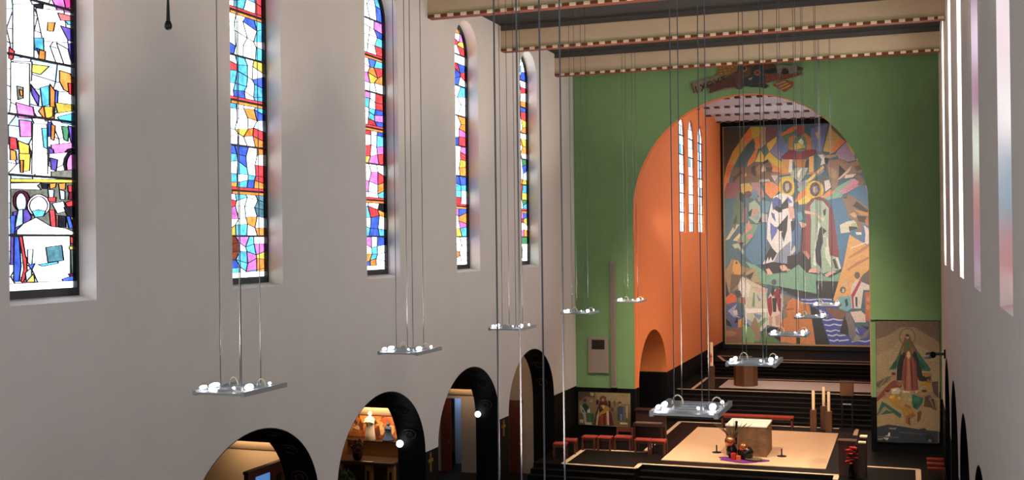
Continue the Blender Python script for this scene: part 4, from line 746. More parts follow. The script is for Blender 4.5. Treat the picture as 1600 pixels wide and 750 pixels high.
FISH=[
('banner','7a6a52',0.05,[-7.51,14.08,-7.27,14.14,-6.82,14.24,-6.5,14.31,-6.24,14.27,-6.12,14.2,-6.37,14.09,-6.95,13.88,-7.11,13.78,-7.4,13.72]),
('banner_fold','5a3c30',0.06,[-7.51,14.08,-7.45,14.09,-7.35,13.72,-7.4,13.71]),
('dorsal_fin','7d5a2c',0.06,[-6.51,14.56,-6.46,14.62,-5.86,14.61,-5.8,14.55,-5.8,14.42,-5.93,14.35,-6.18,14.24,-6.37,14.28,-6.56,14.33,-6.5,14.42]),
('fin_scale','a07c34',0.075,[-6.46,14.58,-6.37,14.58,-6.36,14.53,-6.46,14.53]),
('fin_scale','a07c34',0.075,[-6.32,14.59,-6.23,14.6,-6.22,14.55,-6.32,14.55]),
('fin_scale','a07c34',0.075,[-6.16,14.6,-6.07,14.6,-6.06,14.56,-6.16,14.56]),
('fin_scale','a07c34',0.075,[-6.02,14.6,-5.93,14.6,-5.92,14.56,-6.01,14.55]),
('fin_scale','a07c34',0.075,[-6.45,14.48,-6.35,14.48,-6.35,14.44,-6.44,14.43]),
('fin_scale','a07c34',0.075,[-6.29,14.49,-6.2,14.5,-6.19,14.45,-6.29,14.45]),
('fin_scale','a07c34',0.075,[-6.13,14.51,-6.04,14.51,-6.03,14.47,-6.13,14.46]),
('fin_scale','a07c34',0.075,[-6.42,14.38,-6.32,14.38,-6.32,14.34,-6.41,14.34]),
('fin_scale','a07c34',0.075,[-6.26,14.4,-6.17,14.4,-6.16,14.36,-6.25,14.35]),
('tail','4d2a1a',0.09,[-6.93,13.88,-6.56,14.04,-6.12,14.22,-5.74,14.35,-5.61,14.09,-5.62,13.84,-5.93,13.81,-6.25,13.81,-6.82,13.65,-6.79,13.84]),
('body','5a3624',0.1,[-5.93,14.3,-5.61,14.5,-5.39,14.62,-4.83,14.61,-4.43,14.57,-4.37,14.46,-4.43,14.24,-4.28,14.23,-4.34,14.05,-4.59,13.99,-4.84,13.92,-5.24,13.88,-5.62,13.85,-5.87,13.98]),
('belly','7a6a58',0.1,[-6.82,13.67,-6.25,13.82,-5.9,13.84,-5.82,13.8,-6.0,13.78,-6.44,13.74,-6.81,13.65]),
('patch','2a3034',0.115,[-5.61,14.09,-5.33,14.23,-5.3,14.45,-5.11,14.61,-4.95,14.6,-4.86,14.39,-4.8,14.04,-4.93,13.92,-5.3,13.88,-5.37,13.84,-5.62,13.86]),
('patch','20201c',0.115,[-4.83,14.36,-4.43,14.46,-4.37,14.27,-4.59,14.25,-4.8,14.26]),
('patch','6a3020',0.115,[-4.83,14.23,-4.28,14.21,-3.91,14.19,-3.52,14.23,-3.49,14.16,-3.76,14.09,-4.22,14.02,-4.81,13.93]),
('head','6e6452',0.115,[-4.43,14.55,-4.09,14.52,-3.64,14.44,-3.49,14.37,-3.49,14.3,-3.76,14.26,-3.88,14.21,-3.97,14.17,-4.0,14.34,-4.18,14.38,-4.25,14.21,-4.39,14.24,-4.4,14.39]),
('jaw','3c2018',0.12,[-3.67,14.44,-3.48,14.38,-3.49,14.3,-3.7,14.29]),
('eye','1c1a18',0.13,[-4.01,14.3,-4.03,14.25,-4.06,14.22,-4.11,14.21,-4.16,14.23,-4.19,14.27,-4.21,14.31,-4.19,14.36,-4.16,14.39,-4.11,14.4,-4.06,14.39,-4.02,14.35]),
('spot','8a5a2c',0.125,[-4.97,14.3,-4.98,14.25,-5.03,14.21,-5.08,14.2,-5.14,14.22,-5.18,14.26,-5.19,14.31,-5.18,14.37,-5.14,14.4,-5.08,14.41,-5.02,14.4,-4.98,14.35]),
('spot_centre','6a2c1c',0.135,[-5.01,14.3,-5.03,14.27,-5.06,14.24,-5.1,14.25,-5.14,14.27,-5.15,14.31,-5.14,14.35,-5.1,14.37,-5.06,14.36,-5.02,14.34]),
('spot','8a6a34',0.125,[-5.44,14.48,-5.46,14.42,-5.49,14.39,-5.53,14.38,-5.58,14.39,-5.61,14.43,-5.62,14.49,-5.61,14.54,-5.57,14.58,-5.53,14.59,-5.49,14.57,-5.45,14.53]),
('spot_centre','202428',0.135,[-5.48,14.48,-5.5,14.44,-5.52,14.42,-5.56,14.42,-5.59,14.45,-5.6,14.49,-5.59,14.53,-5.56,14.55,-5.52,14.55,-5.49,14.52]),
('spot','5a2c24',0.125,[-5.59,13.88,-5.61,13.82,-5.65,13.77,-5.71,13.75,-5.77,13.75,-5.83,13.78,-5.87,13.84,-5.88,13.9,-5.87,13.96,-5.82,14.01,-5.77,14.04,-5.7,14.03,-5.64,14.0,-5.61,13.95]),
('spot_centre','3a4654',0.135,[-5.65,13.9,-5.67,13.86,-5.71,13.83,-5.75,13.84,-5.79,13.87,-5.8,13.91,-5.79,13.96,-5.75,13.98,-5.71,13.98,-5.67,13.95]),
('spot','94783c',0.125,[-5.41,14.11,-5.25,14.16,-5.29,14.07,-5.36,14.06]),
('pectoral_fin','7a4a2c',0.07,[-4.56,13.84,-4.28,13.99,-4.1,14.0,-3.79,13.9,-3.86,13.73,-4.13,13.56]),
('fin_ray','b8863c',0.09,[-4.43,13.83,-4.09,13.92,-4.1,13.96,-4.44,13.87]),
('fin_ray','b8863c',0.09,[-4.34,13.73,-4.0,13.85,-4.02,13.89,-4.35,13.77]),
('fin_ray','b8863c',0.09,[-4.25,13.64,-3.92,13.78,-3.94,13.82,-4.26,13.68]),
('ventral_fin','2e2a26',0.07,[-5.37,13.81,-5.24,13.88,-4.81,13.92,-4.68,13.81,-4.81,13.73,-4.99,13.79]),
]
# ================================================================ SHELL
# nave floor
struct(MB().box(XL - 8, XR + 6, -3, 41.0, -0.2, 0.0).build('floor', FLOOR))
struct(MB().box(XL - 0.45, XR + 0.45, -3, YG + 0.4, ZC, ZC + 0.3).build('ceiling', CEIL))
west = [[(x - 1.6, 4.8), (x + 1.6, 4.8)] + [(x + 1.6 * math.cos(math.pi * i / 12), 12.3 + 1.6 * math.sin(math.pi * i / 12)) for i in range(13)] for x in ADDED_WEST_X]
struct(slab(MB(), [(XL - 8, 0), (XR + 6, 0), (XR + 6, ZC + .3), (XL - 8, ZC + .3)], west, 'y', -3.0, -3.4).build('wall_front', PLASTER))

def side_wall(name, x, s, label):
    """s=-1: wall body lies towards -x"""
    holes_a = [ell_arch(c, ARCH_A, ZI, ARCH_B, 32, ZI - 0.5) for c in ARCH_Y]
    mb = MB()
    slab(mb, [(-3, ZI), (YG, ZI), (YG, 6.0), (-3, 6.0)], holes_a, 'x', x, x + s * 0.8)
    wh = []
    for c in WIN_Y + WIN_REAR:
        r = WIN_HW
        wh.append([(c - r, SILL), (c + r, SILL)] + [(c + r * math.cos(math.pi * i / 16), WIN_TOP - r + r * math.sin(math.pi * i / 16)) for i in range(17)])
    slab(mb, [(-3, 6.0), (YG, 6.0), (YG, ZC + 0.1), (-3, ZC + 0.1)], wh, 'x', x, x + s * 0.415)
    wl = struct(mb.build(name, PLASTER), label)
    # black piers
    edges = [-3.0] + [e for c in ARCH_Y for e in (c - ARCH_A, c + ARCH_A)] + [YG]
    for i in range(0, len(edges), 2):
        MB().box(min(x, x + s * 0.8), max(x, x + s * 0.8), edges[i], edges[i + 1], 0, ZI).build('pier', BLACK, wl)
    # black soffit of each arch, with a dull scroll ornament
    for c in ARCH_Y:
        m2 = MB(); n = 32
        o_ = [(c - ARCH_A * math.cos(math.pi * i / n), ZI + ARCH_B * math.sin(math.pi * i / n)) for i in range(n + 1)]
        i_ = [(c - (ARCH_A - .02) * math.cos(math.pi * i / n), ZI + (ARCH_B - .02) * math.sin(math.pi * i / n)) for i in range(n + 1)]
        x0, x1 = x + s * 0.005, x + s * 0.795
        for k in range(n):
            v = [(x0, *o_[k]), (x0, *o_[k+1]), (x0, *i_[k+1]), (x0, *i_[k]), (x1, *o_[k]), (x1, *o_[k+1]), (x1, *i_[k+1]), (x1, *i_[k])]
            m2.add(v, [(0,1,2,3),(4,7,6,5),(3,2,6,7),(0,4,5,1)])
        lin = m2.build('arch_lining', BLACK, wl, smooth=True)
        m3 = MB()
        for t0 in ((0.03, 0.13), (0.16, 0.26), (0.29, 0.36)):
            pts = []
            for k in range(33):
                u = k / 32; th = u * 3.2 * math.pi; rad = 0.23 * (1 - 0.75 * u)
                tt = (t0[0] + t0[1]) / 2
                a = math.pi * (1 - tt) - (rad * math.sin(th)) / ARCH_A
                xx = x + s * (0.4 + rad * math.cos(th))
                pts.append((xx, c - (ARCH_A - .03) * math.cos(a), ZI + (ARCH_B - .03) * math.sin(a)))
            m3.tube(pts, 0.012, 5)
        if s < 0: m3.build('scroll_ornament', ORN, lin, smooth=True)
    return wl
wall_left = side_wall('wall_left', XL, -1, 'pale grey plaster nave wall with tall windows over black arches')
wall_right = side_wall('wall_right', XR, 1, 'pale grey plaster nave wall close to the camera')
# gold consecration crosses on the black piers
for yy in (26.82, 32.41):
    m = MB().box(XL, XL + 0.03, yy - .035, yy + .035, 2.28, 2.78).box(XL, XL + 0.032, yy - .14, yy + .14, 2.54, 2.62)
    tag(m.build('wall_cross', GOLD), 'small gold cross on the black pier %s' % ('right of the lit chapel arch' if yy < 30 else 'between the two farthest arches'), 'cross', 'pier crosses')

# green end wall with the chancel arch
ACX, AR, AZ = (-9.73 - 1.33) / 2, 4.2, 9.39
ach = [(-9.73, ZD - 1), ] + [(ACX - AR * math.cos(math.pi * i / 48), AZ + AR * math.sin(math.pi * i / 48)) for i in range(49)] + [(-1.33, ZD - 1)]
mb = MB()
def gside(mid):
    return 1 if (-9.8 < mid.x < -1.25) else 0
slab(mb, [(XL, ZD), (XR, ZD), (XR, ZC), (XL, ZC)], [ach], 'y', YG, YG + 0.4, gside)
wall_back = struct(mb.build('wall_back', [GREEN, ORANGE]), 'green plaster end wall pierced by the chancel arch')
MB().box(XL, -9.73, YG, YG + 0.4, 0, ZD).build('dado', BLACK, wall_back)
MB().box(-1.33, XR, YG, YG + 0.4, 0, ZD).build('dado', BLACK, wall_back)
MB().box(-1.34, 0.97, YG - 0.07, YG, 5.49, 5.56).build('ledge', GREEN, wall_back)

# chancel
CW_Y = [49.95, 52.30, 54.75]; CW_HW = 0.76; CW_S, CW_T = 8.68, 14.05
def cwin(c, hw=CW_HW, s0=CW_S, t=CW_T):
    return [(c - hw, s0), (c + hw, s0)] + [(c + hw * math.cos(math.pi * i / 12), t - 1.0 + 1.0 * math.sin(math.pi * i / 12)) for i in range(13)]
def chancel_wall(name, x, s, arch, label):
    mb = MB()
    hol = [ell_arch(43.54, 2.53, ZD, 1.98, 28, ZD - 0.5)] if arch else []
    slab(mb, [(YG + 0.4, ZD), (YB, ZD), (YB, 6.0), (YG + 0.4, 6.0)], hol, 'x', x, x + s * 1.3)
    slab(mb, [(YG + 0.4, 6.0), (YB, 6.0), (YB, ZC + 0.2), (YG + 0.4, ZC + 0.2)], [cwin(c) for c in CW_Y], 'x', x, x + s * 0.11)
    wl = struct(mb.build(name, ORANGE), label)
    for a, b in (((YG + 0.4, 41.01), (46.07, YB)) if arch else ((YG + 0.4, YB),)):
        MB().box(min(x, x + s * 1.3), max(x, x + s * 1.3), a, b, 0, ZD).build('dado', BLACK, wl)
    return wl
wall_cl = chancel_wall('wall_chancel_left', CXL, -1, True, 'orange plaster chancel wall with three slim windows')
wall_cr = chancel_wall('wall_chancel_right', CXR, 1, False, 'orange plaster chancel wall on the far right side')
# passage behind the small orange arch
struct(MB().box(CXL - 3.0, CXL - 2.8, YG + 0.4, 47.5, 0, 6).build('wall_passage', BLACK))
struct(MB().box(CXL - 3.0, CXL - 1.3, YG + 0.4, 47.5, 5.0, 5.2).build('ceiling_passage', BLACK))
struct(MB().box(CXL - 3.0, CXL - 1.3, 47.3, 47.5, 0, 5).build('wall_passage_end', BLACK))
struct(MB().box(CXL - 3.0, CXL - 0.05, YG + 0.4, 47.5, 0.7, 0.88).build('floor_passage', FLOOR))
wall_chb = struct(MB().box(CXL - 0.4, CXR + 0.4, YB, YB + 0.3, 0, ZC + 0.2).build('wall_chancel_back', BLACK), 'black wall framing the great mosaic')
struct(MB().box(CXL - 0.4, CXR + 0.4, YG + 0.4, YB, ZC + 0.2, ZC + 0.4).build('ceiling_chancel', SLAT))

# nave ceiling beams
def beam(y, first, label):
    t = thing('ceiling_beam', label, 'beam', (0, y, 14.31), group='nave ceiling beams')
    prof = [(0, .085), (0, .64), (0.02, .66), (0.02, .81), (0.30, .81), (0.30, .085)]
    m = MB()
    x0, x1 = XL + 0.0, XR
    v = [(x0, a, b) for a, b in prof] + [(x1, a, b) for a, b in prof]; n = len(prof)
    m.add(v, [tuple(range(n)), tuple(range(n, 2*n))[::-1]] + [(i, (i+1) % n, n+(i+1) % n, n+i) for i in range(n)])
    m.build('face', BEAMM, t)
    MB().box(x0, x1, -0.004, 0.02, .655, .81).build('top_strip', BEAMG, t)
    MB().box(x0, x1, -0.012, 0.0, .10, .125).build('green_line', LINEG, t)
    MB().box(x0, x1, 0.01, .30, .0, .085).build('soffit_board', DASHR, t)
    k = 0; x = x0 + 0.02; Lm = 0.187
    mw = mr_ = None
    while x < x1 - 0.05:
        l = min(Lm, x1 - x)
        if k % 2 == 0:
            if mr_ is None:
                o = MB().box(0, Lm, -0.03, 0.02, 0, .082).build('red_dash', DASHR, t); mr_ = o
            else: o = mr_.copy(); col.objects.link(o)
        else:
            if mw is None:
                o = MB().box(0, Lm - .02, -0.034, 0.02, .004, .078).build('cream_dash', DASHW, t); mw = o
            else: o = mw.copy(); col.objects.link(o)
        o.location = (min(x, x1 - Lm), 0, 0); x += Lm; k += 1
    return t
beam(27.0, True, 'nearest ceiling beam with red and cream dashes, cut by the top of the picture')
beam(32.62, False, 'middle ceiling beam with red and cream dashed edge')
beam(38.2, False, 'farthest ceiling beam, right in front of the green wall')
# chancel ceiling beams
for i, y in enumerate((45.9, 49.2, 52.5, 55.8, 59.1)):
    t = thing('chancel_beam', 'pale %s chancel ceiling beam, %s seen through the arch' % ('grey', ('nearest', 'second', 'third', 'fourth', 'farthest')[i]), 'beam', (0, y, 14.56), group='chancel ceiling beams')
    MB().box(CXL, CXR, 0, 0.3, 0.06, 0.78).build('face', SLAT, t)
    first = None; x = CXL + 0.1
    while x < CXR - 0.3:
        if first is None: o = first = MB().box(0, .24, -0.02, 0.30, 0, .075).build('dash', SLATD, t)
        else: o = first.copy(); col.objects.link(o)
        o.location = (x, 0, 0); x += 0.48

# ---------------------------------------------------------------- sanctuary floors
plat = struct(MB().box(XL, XR, 36.0, 47.5, 0, ZP).box(XL, -8.5, 35.3, 36.0, 0, ZP).box(-2.3, XR, 35.3, 36.0, 0, ZP).build('floor_sanctuary', FLOOR), 'dark raised sanctuary floor with pale inlay lines')
for i in range(5):
    z1 = ZP - 0.15 * (i + 1); a = 0.32 * i
    MB().box(-8.5, -2.3, 36.0 - a - .32, 36.0 - a, 0, z1).build('step', STEPM, plat)
    MB().box(XL, -8.5 if i else -8.5, 35.3 - a - .32, 35.3 - a, 0, z1).build('step', STEPM, plat)
    MB().box(-2.3, XR, 35.3 - a - .32, 35.3 - a, 0, z1).build('step', STEPM, plat)
def strip(x0, y0, x1, y1, z, par, wd=0.16):
    dx, dy = x1 - x0, y1 - y0; d = math.hypot(dx, dy); nx, ny = -dy / d * wd / 2, dx / d * wd / 2
    prism(MB(), [(x0+nx, y0+ny), (x1+nx, y1+ny), (x1-nx, y1-ny), (x0-nx, y0-ny)], 'z', z, z + 0.008).build('inlay_strip', INLAY, par)
mbp = prism(MB(), [(-8.0, 36.9), (-2.64, 36.9), (-2.64, 43.8), (-8.0, 43.8)], 'z', ZP, ZP + 0.02).build('altar_pavement', PAD, plat)
for a in ((-11.0, 35.42, -8.50, 35.36), (-8.52, 35.36, -8.52, 36.12), (-8.55, 36.12, -2.2, 36.12), (-11.0, 35.40, -11.05, 38.15), (-11.05, 38.13, -8.85, 38.13), (-8.87, 38.1, -8.95, 45.0), (-9.0, 45.0, -2.0, 45.0), (-2.03, 45.0, -2.03, 43.6), (-2.25, 36.12, -2.25, 35.4), (-1.5, 37.75, 0.2, 37.7), (0.16, 37.7, 0.16, 35.4)):
    strip(*a, ZP, plat)
# steps up to the first landing
stairs = struct(MB().box(CXL, CXR, 47.45, 53.0, ZP, L1).build('floor_landing', STEPM), 'dark first landing above the altar floor')
for i in range(6):
    MB().box(CXL, CXR, 45.15 + i * 0.383, 47.45, ZP + i * 0.143, ZP + (i + 1) * 0.143).build('step', STEPM, stairs)
    MB().box(CXL, CXR, 45.14 + i * 0.383, 45.17 + i * 0.383, ZP + (i + 1) * 0.143 - .03, ZP + (i + 1) * 0.143 + .002).build('step_edge', mat('step_edge', (34, 26, 20), 0.5), stairs)
prism(MB(), [(-7.9, 48.4), (-1.5, 48.4), (-1.5, 51.1), (-7.9, 51.1)], 'z', L1, L1 + 0.02).build('landing_pavement', mat('grey_cream_stone', (204, 196, 184), 0.65, noise=0.07, nscale=2.5), stairs)
for a in ((-9.55, 47.52, -1.45, 47.52), (-8.92, 47.55, -8.98, 51.75), (-9.0, 51.75, -1.45, 51.75)): strip(*a, L1, stairs, 0.14)
stairs2 = struct(MB().box(CXL, CXR, 54.35, YB, L1, L2).build('floor_upper_landing', STEPM), 'dark upper landing below the mosaic')
for i in range(3):
    MB().box(CXL, CXR, 53.0 + i * 0.45, 54.35, L1 + i * 0.125, L1 + (i + 1) * 0.125).build('step', STEPM, stairs2)
struct(MB().box(CXL, CXR, 53.0, YB, ZP, L1).build('floor_chancel_base', STEPM))
for a in ((-8.6, 54.5, -1.45, 54.5), (-7.2, 55.7, -1.45, 55.7), (-9.3, 56.9, -7.6, 56.9), (-8.6, 54.5, -9.3, 56.9)): strip(*a, L2, stairs2, 0.14)

# ---------------------------------------------------------------- pictures made of pieces
def pts2(flat): return [(flat[i], flat[i + 1]) for i in range(0, len(flat), 2)]
def pieces(data, parent, name, m, plane, at, thick, dirn, clip=None, shrink=0.0, rnd=0.0, colfun=None, lead=None, leadname=None, leadw=0.014):
    """non-overlapping pieces from overlapping outlines (later outlines lie on top)"""
    polys = [pts2(p) for _, p in data]
    base = 0
    if clip: polys = [clip] + polys; base = 1
    V, F, O = cdt(polys)
    P3 = {'x': lambda p, t: (t, p[0], p[1]), 'y': lambda p, t: (p[0], t, p[1])}[plane]
    own = {}; tri_owner = []
    for f, o in zip(F, O):
        o = set(o)
        if (clip and 0 not in o) or not o: tri_owner.append(-1); continue
        k = max(o)
        if clip and k == 0: tri_owner.append(-1); continue
        tri_owner.append(k); own.setdefault(k, []).append(f)
    jobs = []
    for k, tris in own.items():
        isl = []; left = list(tris)
        while left:
            cur = [left.pop()]; es = {tuple(sorted((cur[0][i], cur[0][(i+1) % 3]))) for i in range(3)}; grew = True
            while grew:
                grew = False
                for f in left[:]:
                    fe = {tuple(sorted((f[i], f[(i+1) % 3]))) for i in range(3)}
                    if fe & es: es |= fe; cur.append(f); left.remove(f); grew = True
            isl.append(cur)
        jobs += [(k, c_) for c_ in isl] if len(isl) > 3 else [(k, tris)]
    for k, tris in jobs:
        cnt = {}
        for f in tris:
            for i in range(3):
                e = (f[i], f[(i+1) % 3]); kk = tuple(sorted(e)); cnt.setdefault(kk, []).append(e)
        area = sum(abs((V[f[1]]-V[f[0]]).cross(V[f[2]]-V[f[0]])) / 2 for f in tris)
        if area < 0.0006: continue
        used = sorted({i for f in tris for i in f}); ix = {u: i for i, u in enumerate(used)}; n = len(used)
        th = thick + random.uniform(0, rnd)
        mb = MB(); mb.v = [P3(V[u], at + dirn * th) for u in used] + [P3(V[u], at) for u in used]
        for f in tris: mb.f.append([ix[i] for i in f]); mb.m.append(0); mb.f.append([n + ix[i] for i in reversed(f)]); mb.m.append(0)
        for e in cnt.values():
            if len(e) == 1: i, j = e[0]; mb.f.append([ix[i], ix[j], n + ix[j], n + ix[i]]); mb.m.append(0)
        o = mb.build(name, m, parent)
        c = data[k - base][0]; o.color = (*(colfun(c) if colfun else srgb(c)), 1)
    if lead:
        em = {}
        for f, ow in zip(F, tri_owner):
            for i in range(3): em.setdefault(tuple(sorted((f[i], f[(i+1) % 3]))), []).append(ow)
        mb = MB()
        for (i, j), ow in em.items():
            ow = [a for a in ow if a >= 0]
            if not ow or (len(ow) == 2 and ow[0] == ow[1]): continue
            a, b = V[i], V[j]; d = b - a; L_ = d.length
            if L_ < 1e-4: continue
            d /= L_; nx = Vector((-d.y, d.x)) * leadw / 2
            q = [a + nx, b + nx, b - nx, a - nx]
            prism(mb, [tuple(p) for p in q], plane, at - dirn * 0.006, at + dirn * (thick + 0.006))
        o = mb.build(leadname, lead, parent)
    return own

mos = struct(thing('mosaic', None, None, (0, 0, 0)))
del mos['kind']
tag(mos, 'great coloured figure mosaic filling the chancel back wall', 'mosaic')
clipm = [(-9.50, 2.72), (CXR - 0.02, 2.72), (CXR - 0.02, 14.5), (-9.50, 14.5)]
pieces(MOSAIC, mos, 'mosaic_piece', TESS, 'y', YB - 0.03, 0.03, -1, clip=clipm, rnd=0.012)
MB().box(-9.50, CXR, YB - 0.03, YB, 2.7, 14.52).build('mortar_bed', BLACK, mos)
mfr = mat('gilt_edge', (150, 112, 52), 0.5)
MB().box(-9.56, CXR, YB - 0.08, YB, 2.64, 2.72).build('frame_bar', mfr, mos); MB().box(-9.56, -9.50, YB - 0.08, YB, 2.72, 14.5).build('frame_bar', mfr, mos)

mur = thing('mural', 'tall mosaic picture of a robed standing figure above angels on the green wall', 'mosaic', (0, 0, 0))
pieces(MURAL_RIGHT, mur, 'mosaic_piece', TESSF, 'y', YG - 0.04, 0.025, -1, clip=[(-1.15, 1.26), (0.91, 1.26), (0.91, 5.47), (-1.15, 5.47)], rnd=0.006)
MB().box(-1.16, 0.92, YG - 0.04, YG - 0.001, 1.25, 5.485).build('backing_panel', BLACK, mur)
mul = thing('mural', 'small wide mosaic picture of an enthroned figure between two kneeling figures', 'mosaic', (0, 0, 0))
pieces(MURAL_LEFT, mul, 'mosaic_piece', TESSF, 'y', YG - 0.04, 0.025, -1, clip=[(-11.95, 1.36), (-9.9, 1.34), (-9.9, 2.62), (-11.95, 2.62)], rnd=0.006)
MB().box(-11.97, -9.88, YG - 0.04, YG - 0.001, 1.32, 2.64).build('backing_panel', BLACK, mul)

fish = thing('fish_emblem', 'large brown wooden fish relief with lettered banner above the chancel arch', 'relief', (0, YG, 14.0))
for nm, c, t, p in FISH:
    pp = [(a, b - 14.0) for a, b in pts2(p)]
    o = prism(MB(), pp, 'y', -t, -0.001).build(nm, PAINT, fish); o.color = (*srgb(c), 1)
# banner lettering
def letters(txt, x, z, size, ang, y, parent, m, sp):
    for i, ch in enumerate(txt):
        cu = bpy.data.curves.new('letter', 'FONT'); cu.body = ch; cu.size = size; cu.extrude = 0.008; cu.align_x = 'CENTER'
        tmp = bpy.data.objects.new('letter_tmp', cu); col.objects.link(tmp)
        dg = bpy.context.evaluated_depsgraph_get(); me = bpy.data.meshes.new_from_object(tmp.evaluated_get(dg))
        bpy.data.objects.remove(tmp)
        me.materials.clear(); me.materials.append(m)
        o = bpy.data.objects.new('letter', me); col.objects.link(o); o.parent = parent
        o.location = (x + math.cos(ang) * sp * i, y, z + math.sin(ang) * sp * i); o.rotation_euler = (math.pi / 2, -ang, 0)
letters('\u0399\u03a7\u0398\u03a5\u03a3', -7.25, 13.70 - 14.0, 0.36, math.radians(17), -0.062, fish, mat('letter_black', (28, 22, 20), 0.7), 0.265)
def rebase(t, loc):
    loc = Vector(loc); t.location = loc
    for ch in t.children: ch.location = Vector(ch.location) - loc
rebase(mos, (-5.5, YB, 2.7)); rebase(mur, (-0.12, YG, 1.25)); rebase(mul, (-10.9, YG, 1.33))

# ================================================================ STAINED GLASS
PAL = {'W': (255, 255, 255), 'C': (86, 190, 240), 'B': (44, 84, 205), 'R': (222, 44, 52), 'O': (240, 138, 44), 'Y': (240, 200, 70), 'P': (214, 110, 196), 'G': (52, 128, 84),
       'T': (60, 112, 128), 'K': (24, 24, 34), 'N': (112, 52, 34), 'M': (206, 40, 130), 'V': (86, 60, 168), 'Rp': (210, 110, 110), 'Pl': (250, 220, 240), 'Pk': (236, 120, 196),
       'Gy': (112, 112, 100), 'Dk': (26, 24, 34), 'Dr': (96, 24, 44), 'L': (180, 200, 246), 'Gd': (72, 84, 76), 'Pw': (255, 244, 250), 'Bn': (112, 70, 52), 'S': (214, 230, 255)}
def tint(c):
    if c == 'clear': return (0.27, 0.27, 0.27)
    if c == 'bright': return (0.92, 0.88, 0.83)
    base = srgb(PAL[c])
    k = random.uniform(0.75, 1.2)
    if c in ('W', 'Pw'): return tuple(min(0.97, 0.30 * random.uniform(0.8, 1.15) * (0.96, 0.985, 1.0)[i]) for i in range(3))
    if c in ('S', 'Pl', 'L'): return tuple(min(0.95, v * 0.17 * k) for v in base)
    return tuple(min(0.95, (v * 0.92 + 0.03 * (c not in ('K', 'Dk', 'Dr', 'N'))) * k / SKY * 2.2 + 0.001) for v in base)
BARZ = [7.68, 8.50, 9.39, 10.28, 11.16, 12.04, 12.92, 13.83, 14.66]
def win_clip(c, hw, z0, top):
    return [(c - hw, z0), (c + hw, z0)] + [(c + hw * math.cos(math.pi * i / 16), top - hw + hw * math.sin(math.pi * i / 16)) for i in range(17)]
def grid_cells(c, hw, panels, jit=0.22):
    out = []
    for pi, rows in enumerate(panels):
        z0, z1 = BARZ[pi], BARZ[pi + 1]; nr = len(rows); nc = len(rows[0])
        V = [[None] * (nc + 1) for _ in range(nr + 1)]
        for r_ in range(nr + 1):
            for k in range(nc + 1):
                y = c - hw + 2 * hw * k / nc; z = z1 - (z1 - z0) * r_ / nr
                if 0 < k < nc: y += random.uniform(-jit, jit) * 2 * hw / nc * 1.3
                if 0 < r_ < nr: z += random.uniform(-jit, jit) * (z1 - z0) / nr * 1.6
                V[r_][k] = (y, z)
        for r_ in range(nr):
            for k in range(nc):
                q = [V[r_][k], V[r_][k+1], V[r_+1][k+1], V[r_+1][k]]
                out.append(('W' if rows[r_][k] in 'ROYP' and random.random() < 0.2 else rows[r_][k], [t for p in q for t in p]))
    return out
RNDP = 'WWWCCBSRRYOPWS'
def rnd_panel(nr, nc, pal=RNDP): return [''.join(random.choice(pal) for _ in range(nc)) for _ in range(nr)]
W2 = [['NNPCW', 'NNWCP', 'RNCPY', 'OBCPO', 'WCWCO'], ['GWCWT', 'PRYWT', 'WPWWT', 'PWWOW', 'WYCOO'], ['WBBWO', 'WCBWO', 'WWCWR', 'WCWCR', 'ROCBO'],
      ['WCWWC', 'YWWOB', 'PWWWO', 'PWYOR', 'WWWWO'], ['WWCWY', 'WRCWW', 'WCCWB', 'OWCWC', 'OWBWC'], ['WWWBC', 'WWWWC', 'OWWWW', 'OBWWC'], ['OBWCC', 'RYWCB', 'WPCCR', 'WPCWR'], rnd_panel(4, 5)]
W3 = [['WPWB', 'RWCW', 'ROCW', 'OBOW'], ['WWWK', 'OCRO', 'BWBW', 'WCBC'], ['WRWR', 'WWPR', 'WPWO', 'CWWC'], ['CRWB', 'WWWC', 'WRWP', 'OYPR'], ['WPYR', 'WCWR', 'PWCB', 'WWCP', 'RWRB'],
      ['WWBC', 'WWOR', 'WPYO', 'WWRW'], ['WWOP', 'WWYB', 'PWWC', 'OWWR'], ['WWOB', 'WWWC', 'WOWB']]
W4 = [['RWW', 'RWO', 'WOW', 'WWW'], ['BPB', 'WWO', 'WWP', 'WYC'], ['PBB', 'WCC', 'WCW', 'PRW'], ['WWP', 'WWR', 'OWY', 'RWO'], ['WWO', 'CWO', 'WWP', 'CBR'], ['CWC', 'WWW', 'WWW'], ['YWW', 'ORB', 'OBR', 'WBW'], ['BOW', 'WWP', 'WRY', 'WWR']]
W5 = [['RPG', 'RCO', 'BCY', 'WWW'], ['WPB', 'WRY', 'WWY', 'RPO'], ['RRC', 'RRY', 'OWG', 'WWC'], ['PWG', 'PWB', 'RRY', 'ROY'], ['ORR', 'ROY', 'RRO', 'BRY'], ['WPB', 'WCR', 'PWY', 'YWO'], ['WRW', 'WWR', 'CWW', 'RWO'], ['WWW', 'WCW', 'WWB']]
W1base = [rnd_panel(4, 4, 'WWWSLW') for _ in range(8)]
REDBAR = {1: (0, 2, 4, 6), 2: (0, 2, 4, 6), 3: (2, 4), 4: (2, 5)}
